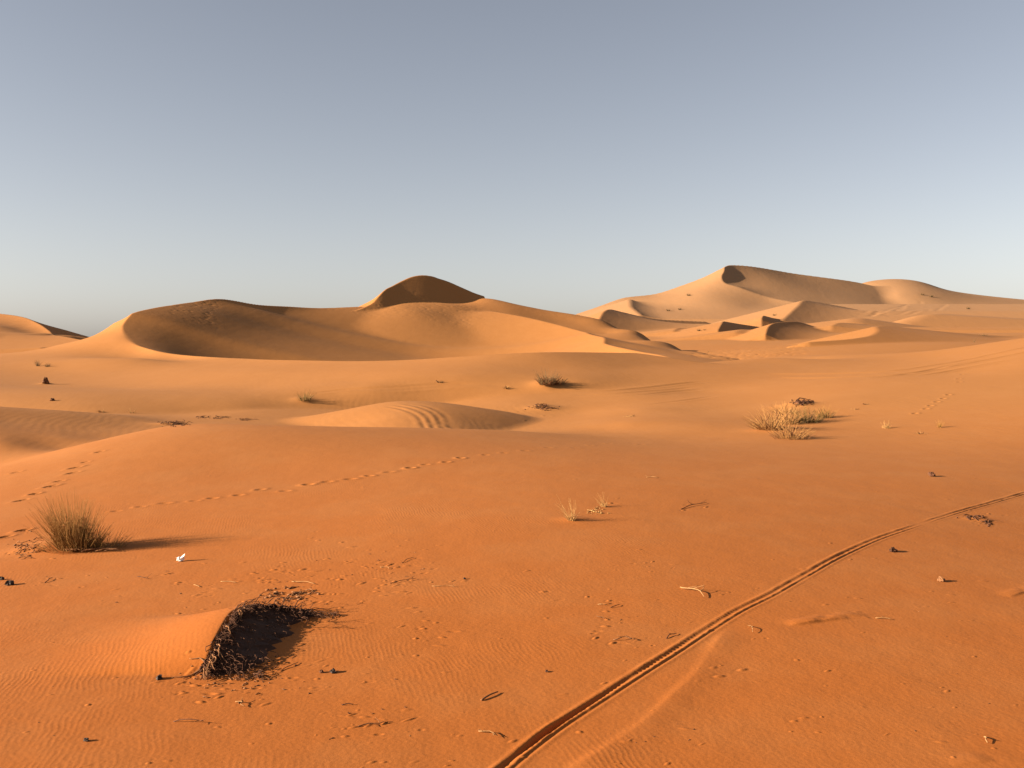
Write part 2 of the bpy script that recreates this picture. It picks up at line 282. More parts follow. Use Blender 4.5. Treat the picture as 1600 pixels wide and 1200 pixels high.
def fall(pts, p, q, m):                # how far a grid point lies outside the control points' neighbourhood
    a = np.array(pts, float); P = np.c_[(a[:, 0]-800)/F, np.log(a[:, 2])]
    d = np.full(p.shape, 9.)
    for px, qx in P: d = np.minimum(d, (p-px)**2+(q-qx)**2)
    return np.maximum(0, np.sqrt(d)-m)

def height_lift(p1, q1):
    """lift (pixels) on the grid rows q1 x columns p1"""
    pc = np.linspace(p1[0]-.02, p1[-1]+.02, 300); qc = np.linspace(q1[0]-.03, q1[-1]+.03, 500)
    PC, QC = np.meshgrid(pc, qc)
    def sheet(pts, m=None, lam=1e-5):
        return cubic_up(TPS(pts, lam).coarse(PC, QC), pc, qc, p1, q1)
    def pen(pts, m, s=900):
        return s*cubic_up(fall(pts, PC, QC, m), pc, qc, p1, q1)
    u = 800+F*p1[None, :]; q = q1[:, None]; Y = np.exp(q)
    B = sheet(BASE)
    # bowl dune
    w, s, b = sheet(D1W), bowl_wall(u, q, Y), sheet(D1B)
    r1 = sheet(D1R)
    d1 = smin(smin(smin(w, s, 1.2), b, 1.2), r1, 1.5) - pen(D1W+RIDGE+SPUR+[(uu, 0, yy) for uu in range(250, 900, 60) for yy in (150, 175, 200)], .16)
    g = smax(B, d1, 4)
    # second dune
    p2 = sheet(P2, None, 2e-4) - pen(P2, .10)
    g = smax(g, p2, 3)
    d2 = smin(sheet(D2W), cone_face(u, q, Y), 1.5) - pen(D2W+CR2, .10)
    g = smax(g, d2, 2)
    g = smax(g, sheet(M1) - pen(M1, .07), 4)
    dl = smin(sheet(DLW), sheet(DLS), 1.0) - pen(DLW+DLS, .12)
    g = smax(g, dl, 1.5)
    g = smax(g, sheet(DLF) - pen(DLF, .12), 2)
    d3 = smin(smin(sheet(D3W), sheet(D3S), 1.0), sheet(D3B), 1.0) - pen(D3W[:-3]+D3S[:-3], .08)
    d3r = sheet(D3R) - pen(D3R, .09)
    d3 = smax(d3, d3r, 8) - 400*np.maximum(0, q-np.log(700))
    g = smax(g, d3, 3)
    for r in RIDGES.values():
        g = smax(g, r.value(u, q, Y), r.k)
    return g
# ---------------------------------------------------------------- grid, surface marks, meshes
pv = np.arange(-.535, .535, .00092)
side = np.cumsum(np.linspace(.0012, .02, 34))
p1 = np.r_[(pv[0]-side)[::-1], pv, pv[-1]+side]
def grid_rows():
    q = [math.log(4.0)]
    while q[-1] < math.log(3000):
        Yk = math.exp(q[-1])
        dens = 110 if Yk < 10.5 else (max(7440/Yk, 350) if Yk < 740 else 40)
        q.append(q[-1]+1/dens)
    return np.array(q)
q1 = grid_rows()
LIFT = height_lift(p1, q1)
YY = np.exp(q1)[:, None]*np.ones_like(p1)[None, :]
XX = p1[None, :]*YY
ZZ = LIFT*YY/F

def smooth_noise(x, y, seed=0):         # value noise, vectorised
    def h(i, j):
        n = (i*374761393 + j*668265263 + seed*974711) & 0x7fffffff
        n = ((n ^ (n >> 13))*1274126177) & 0x7fffffff
        return ((n ^ (n >> 16)) & 0xffff)/65535.
    xi = np.floor(x).astype(np.int64); yi = np.floor(y).astype(np.int64); fx = x-xi; fy = y-yi
    fx = fx*fx*(3-2*fx); fy = fy*fy*(3-2*fy)
    return (h(xi, yi)*(1-fx)+h(xi+1, yi)*fx)*(1-fy) + (h(xi, yi+1)*(1-fx)+h(xi+1, yi+1)*fx)*fy - .5

def hit(u, v):
    """world point where the sight line through pixel (u, v) meets the sand"""
    p = (u-800)/F; j = int(np.clip(np.searchsorted(p1, p), 1, len(p1)-1)); t = (p-p1[j-1])/(p1[j]-p1[j-1])
    zc = ZZ[:, j-1]*(1-t)+ZZ[:, j]*t; Yc = np.exp(q1)
    vv = VH + F*(H-zc)/Yc
    k = np.nonzero(vv <= v)[0]
    i = int(k[0]) if len(k) else len(q1)-1
    if i == 0: return Vector((p*Yc[0], Yc[0], zc[0]))
    a = (vv[i-1]-v)/max(1e-6, vv[i-1]-vv[i]); Y = Yc[i-1]+(Yc[i]-Yc[i-1])*a
    return Vector((p*Y, Y, zc[i-1]+(zc[i]-zc[i-1])*a))
def ground(X, Y):
    q = math.log(max(Y, 4.01)); p = X/Y
    i = int(np.clip(np.searchsorted(q1, q), 1, len(q1)-1)); j = int(np.clip(np.searchsorted(p1, p), 1, len(p1)-1))
    a = (q-q1[i-1])/(q1[i]-q1[i-1]); b = (p-p1[j-1])/(p1[j]-p1[j-1])
    return float((ZZ[i-1, j-1]*(1-b)+ZZ[i-1, j]*b)*(1-a)+(ZZ[i, j-1]*(1-b)+ZZ[i, j]*b)*a)

def window(X0, X1, Y0, Y1):
    i0, i1 = np.searchsorted(q1, [math.log(max(Y0, 4)), math.log(Y1)])
    j0, j1 = np.searchsorted(p1, [min(X0/Y0, X0/Y1), max(X1/Y0, X1/Y1)])
    return slice(max(i0-1, 0), i1+1), slice(max(j0-1, 0), j1+1)

def along(pts, fn, reach):
    """apply dz = fn(signed distance to the right of the line, arc length) near a polyline of world points"""
    P = np.array([(p[0], p[1]) for p in pts]); n = len(P)
    sl = window(P[:, 0].min()-reach, P[:, 0].max()+reach, P[:, 1].min()-reach, P[:, 1].max()+reach)
    x, y = XX[sl], YY[sl]
    best = np.full(x.shape, 1e9); sd = np.zeros(x.shape); arc = np.zeros(x.shape); s = 0
    for a, b in zip(P[:-1], P[1:]):
        d = b-a; L = math.hypot(*d); d = d/L
        t = np.clip((x-a[0])*d[0]+(y-a[1])*d[1], 0, L)
        ex, ey = x-(a[0]+d[0]*t), y-(a[1]+d[1]*t); r = np.hypot(ex, ey)
        m = r < best
        best = np.where(m, r, best); sd = np.where(m, r*np.sign(ex*d[1]-ey*d[0]), sd); arc = np.where(m, s+t, arc)
        s += L
    m = best < reach
    ZZ[sl] += np.where(m, fn(sd, arc, s, x, y), 0)
def spline(pts, n=6):
    return [Vector(p) for p in dense([tuple(p) for p in pts], n)]
g1 = lambda d, w: np.exp(-.5*(d/w)**2)

# scattered dents, lumps and crumbly patches
def dimple(X, Y, depth, a, b, ang=0, rim=.35):
    sl = window(X-4*max(a, b), X+4*max(a, b), Y-4*max(a, b), Y+4*max(a, b))
    dx, dy = XX[sl]-X, YY[sl]-Y
    c, s = math.cos(ang), math.sin(ang)
    r2 = ((dx*c+dy*s)/a)**2 + ((-dx*s+dy*c)/b)**2
    ZZ[sl] += -depth*np.exp(-.5*r2**1.5) + rim*depth*np.exp(-.5*((np.sqrt(r2)-2.0)/.6)**2)

# nebkha: sand drifted against the dead shrub
CREST = [(318, 1053, .02), (322, 1050, .14), (332, 1040, .28), (345, 1020, .36), (365, 990, .37), (398, 970, .29), (430, 962, .20), (455, 959, .10), (478, 957, .02)]
crest_w = []
for u, v, h in CREST:
    p = hit(u, v); crest_w.append((p.x, p.y, h))
crest_w = [tuple(c) for c in dense(crest_w, 5)]
MOUND_BASE = [ground(c[0], c[1]) for c in crest_w]
def nebkha():
    C = np.array(crest_w); sl = window(C[:, 0].min()-3.5, C[:, 0].max()+1.5, C[:, 1].min()-1.5, C[:, 1].max()+1.5)
    x, y = XX[sl], YY[sl]
    ys = C[:, 1]; o = np.argsort(ys)
    cx = np.interp(y, ys[o], C[o, 0]); ch = np.interp(y, ys[o], C[o, 2], left=0, right=0)
    d = x-cx
    left = np.exp(-(np.abs(d)/1.25)**1.6); right = np.clip(1-d/.10, 0, 1)
    h = ch*np.where(d < 0, left, right)
    # soft ends, so that the drift fades towards and away from the eye
    e = np.maximum(ys.min()-y, 0)+np.maximum(y-ys.max(), 0)
    h = np.where(e > 0, 0, h)
    k = 5                                # smooth a little
    for _ in range(k):
        h[1:-1] = .25*h[:-2]+.5*h[1:-1]+.25*h[2:]; h[:, 1:-1] = .25*h[:, :-2]+.5*h[:, 1:-1]+.25*h[:, 2:]
    ZZ[sl] += h
nebkha()

# motorbike track
TR = [(760, 1222), (800, 1187), (830, 1163), (880, 1127), (950, 1082), (1000, 1050), (1050, 1019), (1100, 986), (1150, 955), (1200, 930), (1250, 902), (1300, 874), (1350, 850), (1380, 838), (1410, 828), (1440, 818), (1470, 808), (1500, 799), (1550, 785), (1605, 769), (1660, 752), (1720, 736)]
track = spline([hit(u, v) for u, v in TR])
def rut(d, s, L, x, y):
    n1, n2, n3 = smooth_noise(s*1.3, s*0, 3), smooth_noise(s*4.1, s*0, 5), smooth_noise(s*9.0, s*0, 7)
    deep = (.009+.055*g1(s-1.9, .8)+.008*sstep(6, 2, s))*(1+.5*n1+.3*n2)
    fade = np.clip(1-.85*g1(s-19.2, .9)-.5*g1(s-11, .5)*(n1 > 0)+.5*n1, .1, 1.2)
    w = .75+.35*n1
    d = d+.014*n1+.006*n3
    tread = .004*np.sin(s*55+2*n2)*g1(d, .035)*(n2 > -.2)
    return fade*(-deep*g1(d+.015, .034*w) + .013*(1+.6*n2)*g1(d+.09, .035) + .015*(1+.5*n3)*g1(d-.068, .022) - .007*g1(d-.115, .018) + .006*g1(d-.16, .03) + tread)
along(track, rut, .4)
# old, half-filled track beside it
OLD = [(860, 1225), (905, 1197), (960, 1163), (1015, 1124), (1055, 1085), (1085, 1058), (1105, 1030), (1125, 1000), (1150, 975)]
along(spline([hit(u, v) for u, v in OLD]), lambda d, s, L, x, y: sstep(0, .8, s)*sstep(0, 1.2, L-s)*(0.016*np.where(d < 0, g1(d, .07), g1(d, .20))*(1+.9*smooth_noise(s*1.2, s*0, 4))), .8)
# low scarp on the right
def scarp(pts, h, w):
    along(spline([hit(u, v) for u, v in pts]), lambda d, s, L, x, y: sstep(0, .5, s)*sstep(0, .3, L-s)*h*np.where(d < 0, np.exp(-(d/(w*5))**2), np.exp(-(d/w)**2))*(.6+.9*smooth_noise(s*5, d*6, 8)), w*12)
scarp([(1225, 978), (1265, 973), (1310, 967), (1340, 965), (1362, 966)], .05, .05)
scarp([(1572, 934), (1600, 925), (1640, 915)], .03, .05)
scarp([(1475, 1196), (1520, 1191), (1560, 1186)], .02, .04)
# footprints
FA = [(182, 798), (220, 792), (255, 786), (298, 782), (330, 777), (371, 772), (405, 767), (447, 764), (477, 757), (514, 754), (542, 748), (577, 744), (606, 737), (637, 733), (663, 726), (697, 722), (724, 716), (758, 712), (787, 707), (820, 704), (857, 699), (895, 699), (925, 696), (952, 694), (1003, 694)]
FB = [(155, 706), (133, 722), (117, 731), (113, 739), (92, 752), (79, 760), (54, 772), (33, 782), (36, 829), (8, 839), (25, 738)]
FC = [(1503, 585), (1498, 592), (1499, 597), (1482, 617), (1474, 623), (1464, 628), (1454, 634), (1447, 639), (1430, 646)]
for k, (u, v) in enumerate(FA):
    p = hit(u+random.gauss(0, 3), v+random.gauss(0, 1.2)); dimple(p.x, p.y, .027*random.uniform(.45, 1.3)*(1 if 3 < k < 19 else .55), random.uniform(.10, .15), random.uniform(.08, .11), random.uniform(.1, 1.1), random.uniform(.3, .9)); dimple(p.x-.13, p.y-.05, -.010, .09, .07, 0, .1)
for u, v in FB:
    p = hit(u, v); dimple(p.x, p.y, random.uniform(.03, .05), random.uniform(.12, .18), .075, random.uniform(.6, 1.1), random.uniform(.2, .5))
for u, v in FC:
    p = hit(u, v); dimple(p.x, p.y, .06, .17, .12, .9, .4)
# wheel swoops over the low mound
for k, pts in enumerate([[(596, 634), (630, 640), (655, 652), (664, 668)], [(604, 632), (640, 637), (668, 650), (678, 668)], [(618, 630), (652, 635), (682, 648), (692, 668)], [(628, 630), (664, 634), (694, 648), (705, 668)]]):
    along(spline([hit(u, v) for u, v in pts]), lambda d, s, L, x, y: sstep(0, 2.5, s)*(1+.8*smooth_noise(s*1.5, s*0+k, 6))*(-.019*g1(d, .12+.03*k)+.015*g1(d-.36, .15)), 1.6)
# wheel tracks across the basin and up the ramp
for pts, dep in [([(470, 616), (530, 610), (600, 606), (680, 601), (740, 600), (800, 602)], .05), ([(520, 612), (600, 608.5), (690, 604), (760, 603)], .04),
                 ([(890, 613), (950, 611), (1010, 606), (1080, 598), (1140, 595)], .05), ([(880, 617), (950, 616), (1020, 611), (1100, 603)], .04), ([(930, 622), (1000, 617), (1060, 612), (1120, 606)], .03), ([(1000, 634), (1060, 627), (1130, 617)], .03),
                 ([(1180, 583), (1280, 584), (1390, 580), (1470, 569), (1540, 556), (1600, 543), (1660, 530)], .06), ([(1200, 589), (1300, 590), (1400, 585), (1480, 574), (1550, 561), (1600, 551), (1660, 540)], .05), ([(1430, 588), (1500, 577), (1560, 566), (1610, 558)], .05), ([(1350, 592), (1420, 584), (1490, 570), (1560, 556)], .04)]:
    along(spline([hit(u, v) for u, v in pts]), lambda d, s, L, x, y: sstep(0, 4, s)*sstep(0, 4, L-s)*1.3*dep*(1+.8*smooth_noise(s*.5, s*0, 12))*(-g1(d, .26)+.7*g1(d-.5, .24)+.4*g1(d+.5, .24)), 2.2)
# trampled bands far off: plateau between the dunes, plain on the right, top of the bowl dune
def pocks(box, amp, cell, seed, mask=None):
    (u0, u1, Y0, Y1) = box
    i0, i1 = np.searchsorted(q1, [math.log(Y0), math.log(Y1)]); j0, j1 = np.searchsorted(p1, [(u0-800)/F, (u1-800)/F])
    sl = (slice(i0, i1), slice(j0, j1)); x, y = XX[sl], YY[sl]; u = 800+F*x/y
    m = sstep(u0, u0+.2*(u1-u0), u)*sstep(0, .2*(u1-u0), u1-u)*sstep(Y0, Y0+.25*(Y1-Y0), y)*sstep(0, .25*(Y1-Y0), Y1-y)
    n = smooth_noise(x/cell, y/cell, seed)
    ZZ[sl] -= amp*m*np.clip(n*3-.2, 0, 1)
pocks((455, 790, 214, 246), .035, .7, 21)
pocks((1060, 1275, 150, 260), .14, .9, 22)
pocks((255, 350, 168, 206), .035, .7, 23)
for k in range(7):
    a = (1335+k*9, 494-3*(k % 3)); b = (1400+k*13, 484-4*(k % 4))
    along(spline([hit(*a), hit((a[0]+b[0])/2, (a[1]+b[1])/2+1.5), hit(*b)]), lambda d, s, L, x, y: -.11*g1(d, 1.0)+.05*g1(d-2.2, 1.0), 6)
# crumbs and lumps of the near plain
LUMPS = [((420, 900), 60, 30, 34), ((480, 925), 70, 30, 40), ((590, 890), 90, 40, 34), ((620, 905), 60, 20, 20), ((330, 930), 40, 25, 14), ((670, 1000), 60, 25, 16), ((600, 1130), 80, 25, 18), ((940, 955), 70, 30, 16), ((970, 1003), 50, 18, 10), ((1010, 880), 40, 20, 10), ((350, 1070), 70, 26, 30), ((470, 1055), 80, 30, 20), ((60, 850), 45, 22, 16), ((140, 910), 120, 20, 16), ((1080, 790), 40, 8, 6), ((950, 790), 40, 14, 8), ((1540, 815), 30, 10, 8), ((1130, 1000), 120, 60, 12), ((560, 860), 200, 40, 16), ((830, 650), 40, 12, 8)]
for (u, v), su, sv, n in LUMPS:
    for _ in range(n):
        uu, vv = u+random.gauss(0, su*.6), v+random.gauss(0, sv*.6)
        if vv < 640: continue
        p = hit(uu, vv); s = random.uniform(.6, 1.4)*.028*(p.y/18)**.6
        dimple(p.x, p.y, -random.uniform(.15, .5)*s*(1 if random.random() < .75 else -.8), s*random.uniform(.7, 2.4), s*random.uniform(.6, 1), random.uniform(-.3, 1.1), .25)
for _ in range(260):
    uu, vv = random.uniform(-40, 1640), random.uniform(700, 1210)
    p = hit(uu, vv); s = random.uniform(.5, 1.2)*.03*(p.y/18)**.5
    dimple(p.x, p.y, -random.uniform(.1, .4)*s, s*random.uniform(.8, 2), s*random.uniform(.6, 1), random.uniform(-.3, 1), .2)
# little drifts behind tufts
def drift(u, v, h, lx, ly, lee=1.0):
    p = hit(u, v); sl = window(p.x-5*lx, p.x+5*lx, p.y-5*ly, p.y+5*ly)
    dx, dy = XX[sl]-p.x, YY[sl]-p.y
    ZZ[sl] += h*np.exp(-.5*(np.where(dx < 0, dx/lx, dx/(lx*lee))**2+(dy/ly)**2))
drift(100, 852, .14, .55, .45); drift(60, 858, .07, .5, .3); drift(852, 601, .28, .9, .8, .7); drift(1225, 672, .16, 1.2, .8); drift(1242, 634, .30, .9, .8); drift(474, 625, .15, .7, .6)
drift(268, 664, .16, .8, .5); drift(850, 638, .2, .9, .8); drift(895, 812, .05, .3, .25); drift(72, 600, .22, .5, .5, .4); drift(1530, 812, .05, .25, .2)

# ---- split the sheet into the plain and the dunes, sharing exact vertices and normals along the seams
ny, nx = ZZ.shape
dZp = np.gradient(ZZ, p1, axis=1); dZq = np.gradient(ZZ, q1, axis=0)
zx = dZp/YY; zy = (dZq-zx*XX)/YY
NN = np.stack([-zx, -zy, np.ones_like(zx)], -1); NN /= np.linalg.norm(NN, axis=-1, keepdims=True)
PP = np.stack([XX, YY, ZZ], -1)
UU = 800+F*XX/YY
def cell_class():
    c = np.zeros((ny-1, nx-1), np.int8)
    u = UU[:-1, :-1]; y = YY[:-1, :-1]
    foot = np.interp(u, [-3000, 0, 150, 300, 380, 470, 585, 675, 735, 800, 900, 1000, 1100, 1150], [76, 76, 74, 76, 79, 87, 90, 94, 95, 94, 98, 108, 125, 140])
    c[(u < 1160) & (y > foot)] = 1                                     # bowl dune
    c[(u < 1160) & (y > np.interp(u, [-3000, 200, 420, 500, 600, 720, 850, 950, 1060, 1160], [170, 172, 222, 222, 218, 218, 216, 204, 170, 148]))] = 2    # peaked dune behind it
    c[(u < 330) & (y > np.interp(u, [-3000, 0, 140, 330], [182, 184, 190, 205]))] = 3
    c[(y > np.interp(u, [400, 700, 900, 1100, 1300, 3000], [270, 290, 300, 420, 470, 470])) & (u > 400)] = 4
    return c
CC = cell_class()
# ---------------------------------------------------------------- materials
def new_mat(name):
    m = bpy.data.materials.new(name); m.use_nodes = True
    nt = m.node_tree; b = nt.nodes['Principled BSDF']
    return m, nt, b
def N(nt, t, **kw):
    n = nt.nodes.new(t)
    for k, v in kw.items(): setattr(n, k, v)
    return n
def math_node(nt, op, a, b=None, c=None, clamp=False):
    n = N(nt, 'ShaderNodeMath', operation=op, use_clamp=clamp)
    for i, x in enumerate((a, b, c)):
        if x is None: continue
        if isinstance(x, (int, float)): n.inputs[i].default_value = x
        else: nt.links.new(x, n.inputs[i])
    return n.outputs[0]
def ramp(nt, x, lo, hi, a=0., b=1.):
    n = N(nt, 'ShaderNodeMapRange', interpolation_type='SMOOTHSTEP'); nt.links.new(x, n.inputs[0])
    n.inputs[1].default_value = lo; n.inputs[2].default_value = hi; n.inputs[3].default_value = a; n.inputs[4].default_value = b
    return n.outputs[0]
def noise(nt, vec, scale, detail=3, rough=.5, dist=0):
    n = N(nt, 'ShaderNodeTexNoise'); n.inputs['Scale'].default_value = scale; n.inputs['Detail'].default_value = detail
    n.inputs['Roughness'].default_value = rough; n.inputs['Distortion'].default_value = dist
    nt.links.new(vec, n.inputs['Vector']); return n.outputs['Fac']
def mix(nt, f, a, b, mode='MIX'):
    n = N(nt, 'ShaderNodeMix', data_type='RGBA', blend_type=mode)
    for i, x in ((0, f), (6, a), (7, b)):
        if isinstance(x, (tuple, float, int)): n.inputs[i].default_value = (x if isinstance(x, tuple) else x)
        else: nt.links.new(x, n.inputs[i])
    return n.outputs[2]

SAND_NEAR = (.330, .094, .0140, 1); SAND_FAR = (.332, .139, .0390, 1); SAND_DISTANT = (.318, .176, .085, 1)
def sand_material():
    m, nt, b = new_mat("sand")
    tc = N(nt, 'ShaderNodeTexCoord'); obj = tc.outputs['Object']
    sep = N(nt, 'ShaderNodeSeparateXYZ'); nt.links.new(obj, sep.inputs[0]); x, y, z = sep.outputs
    # base colour grades with depth: deep orange near, paler further off
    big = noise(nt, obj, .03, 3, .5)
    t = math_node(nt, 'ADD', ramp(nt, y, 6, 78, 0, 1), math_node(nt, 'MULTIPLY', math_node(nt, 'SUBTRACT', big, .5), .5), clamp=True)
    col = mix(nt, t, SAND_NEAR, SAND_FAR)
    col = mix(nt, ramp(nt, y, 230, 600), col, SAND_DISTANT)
    # drifted lighter grains and coarse darker grains in patches
    patch = ramp(nt, noise(nt, obj, .35, 5, .6), .42, .66)
    col = mix(nt, math_node(nt, 'MULTIPLY', patch, .16), col, (.38, .17, .058, 1))
    fine = noise(nt, obj, 60, 2, .7)
    col = mix(nt, .14, col, mix(nt, fine, (.13, .042, .012, 1), (.44, .19, .065, 1)))
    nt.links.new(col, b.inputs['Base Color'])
    b.inputs['Roughness'].default_value = .95; b.inputs['Specular IOR Level'].default_value = .12
    # wind ripples: crests run away from the eye, across the wind
    mp = N(nt, 'ShaderNodeMapping'); nt.links.new(obj, mp.inputs[0]); mp.inputs['Rotation'].default_value = (0, 0, R(-14))
    wob = noise(nt, obj, .8, 2, .5); wob2 = noise(nt, obj, 3.0, 2, .5)
    sx = N(nt, 'ShaderNodeSeparateXYZ'); nt.links.new(mp.outputs[0], sx.inputs[0])
    ph = math_node(nt, 'ADD', sx.outputs[0], math_node(nt, 'ADD', math_node(nt, 'MULTIPLY', wob, .30), math_node(nt, 'MULTIPLY', wob2, .06)))
    s = math_node(nt, 'SINE', math_node(nt, 'MULTIPLY', ph, 2*math.pi/.078))
    s = math_node(nt, 'POWER', math_node(nt, 'ADD', math_node(nt, 'MULTIPLY', s, .5), .5), 1.4)
    ripmask = math_node(nt, 'MULTIPLY', ramp(nt, noise(nt, obj, .25, 3, .55), .46, .66), ramp(nt, y, 24, 42, 1, 0))
    lowmask = ramp(nt, x, 1.5, 5.5, 1, .12)
    rip = math_node(nt, 'MULTIPLY', math_node(nt, 'MULTIPLY', s, ripmask), lowmask)
    b1 = N(nt, 'ShaderNodeBump'); b1.inputs['Strength'].default_value = 1; b1.inputs['Distance'].default_value = .0015
    nt.links.new(rip, b1.inputs['Height'])
    gr = noise(nt, obj, 16, 4, .65)
    b2 = N(nt, 'ShaderNodeBump'); b2.inputs['Strength'].default_value = .5; b2.inputs['Distance'].default_value = .008
    nt.links.new(gr, b2.inputs['Height']); nt.links.new(b1.outputs[0], b2.inputs['Normal'])
    # broad faint ripples and wind scour of the middle distance
    s2 = math_node(nt, 'SINE', math_node(nt, 'MULTIPLY', math_node(nt, 'ADD', sx.outputs[0], math_node(nt, 'MULTIPLY', noise(nt, obj, .12, 3, .5), 3.5)), 2*math.pi/.62))
    midm = math_node(nt, 'MULTIPLY', math_node(nt, 'MULTIPLY', ramp(nt, noise(nt, obj, .06, 4, .6), .42, .62), ramp(nt, y, 40, 60)), ramp(nt, y, 75, 120, 1, 0))
    b4 = N(nt, 'ShaderNodeBump'); b4.inputs['Strength'].default_value = 1; b4.inputs['Distance'].default_value = .0018
    nt.links.new(math_node(nt, 'MULTIPLY', s2, midm), b4.inputs['Height']); nt.links.new(b2.outputs[0], b4.inputs['Normal'])
    und = noise(nt, obj, .5, 5, .62)
    b3 = N(nt, 'ShaderNodeBump'); b3.inputs['Strength'].default_value = .35; b3.inputs['Distance'].default_value = .10
    nt.links.new(und, b3.inputs['Height']); nt.links.new(b4.outputs[0], b3.inputs['Normal'])
    # wind-scoured streaks of the high dunes
    mp2 = N(nt, 'ShaderNodeMapping'); nt.links.new(obj, mp2.inputs[0]); mp2.inputs['Scale'].default_value = (.22, .05, .30); mp2.inputs['Rotation'].default_value = (0, 0, R(25))
    sc_ = math_node(nt, 'MULTIPLY', noise(nt, mp2.outputs[0], 1.0, 6, .55, .2), ramp(nt, y, 100, 450, .22, 1))
    b5 = N(nt, 'ShaderNodeBump'); b5.inputs['Strength'].default_value = .6; b5.inputs['Distance'].default_value = .20
    nt.links.new(sc_, b5.inputs['Height']); nt.links.new(b3.outputs[0], b5.inputs['Normal'])
    nt.links.new(b5.outputs[0], b.inputs['Normal'])
    return m
M_SAND = sand_material()

def plant_material(name, c0, c1, rough=.8):
    m, nt, b = new_mat(name)
    tc = N(nt, 'ShaderNodeTexCoord')
    f = noise(nt, tc.outputs['Object'], 9, 3, .6)
    at = N(nt, 'ShaderNodeAttribute', attribute_name='tone')
    f2 = math_node(nt, 'ADD', math_node(nt, 'MULTIPLY', f, .5), math_node(nt, 'MULTIPLY', at.outputs['Fac'], .6), clamp=True)
    nt.links.new(mix(nt, f2, c0, c1), b.inputs['Base Color'])
    b.inputs['Roughness'].default_value = rough; b.inputs['Specular IOR Level'].default_value = .12
    return m
M_TUFT = plant_material("dry_olive_grass", (.125, .056, .014, 1), (.37, .19, .055, 1))
M_STRAW = plant_material("pale_straw", (.17, .08, .025, 1), (.43, .245, .090, 1))
M_GOLD = plant_material("golden_brush", (.08, .034, .010, 1), (.46, .235, .080, 1))
M_SHRUB = plant_material("shrub_stems", (.045, .03, .014, 1), (.16, .10, .045, 1))
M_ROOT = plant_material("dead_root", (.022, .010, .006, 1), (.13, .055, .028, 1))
M_BLEACHED = plant_material("bleached_twig", (.16, .075, .026, 1), (.36, .20, .085, 1))
M_BARK = plant_material("weathered_twig", (.07, .028, .012, 1), (.26, .12, .05, 1))
M_GREEN = plant_material("grey_green_shrub", (.045, .030, .009, 1), (.20, .125, .038, 1))
M_STONE = plant_material("dark_stone", (.018, .013, .011, 1), (.06, .04, .03, 1), .6)
def white_material():
    m, nt, b = new_mat("white_paper")
    tc = N(nt, 'ShaderNodeTexCoord'); f = noise(nt, tc.outputs['Object'], 14, 3, .6)
    nt.links.new(mix(nt, f, (.80, .78, .74, 1), (.62, .57, .50, 1)), b.inputs['Base Color']); b.inputs['Roughness'].default_value = .6
    return m
M_WHITE = white_material()
# ---------------------------------------------------------------- terrain objects
def sheet_object(name, k):
    cells = np.argwhere(CC == k)
    i, j = cells[:, 0], cells[:, 1]
    quad = np.stack([i*nx+j, i*nx+j+1, (i+1)*nx+j+1, (i+1)*nx+j], 1)
    used, inv = np.unique(quad.ravel(), return_inverse=True)
    me = bpy.data.meshes.new(name); n = len(cells)
    me.vertices.add(len(used)); me.vertices.foreach_set('co', PP.reshape(-1, 3)[used].astype(np.float32).ravel())
    me.loops.add(4*n); me.loops.foreach_set('vertex_index', inv.astype(np.int32).ravel())
    me.polygons.add(n); me.polygons.foreach_set('loop_start', np.arange(0, 4*n, 4, dtype=np.int32))
    me.polygons.foreach_set('use_smooth', np.ones(n, bool))
    me.update(calc_edges=True)
    me.normals_split_custom_set_from_vertices(NN.reshape(-1, 3)[used].astype(np.float32))
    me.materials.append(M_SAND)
    o = bpy.data.objects.new(name, me); COL.objects.link(o); o['kind'] = 'structure'
    return o
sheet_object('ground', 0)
for k in (1, 2, 3, 4): sheet_object('sand_dune', k)
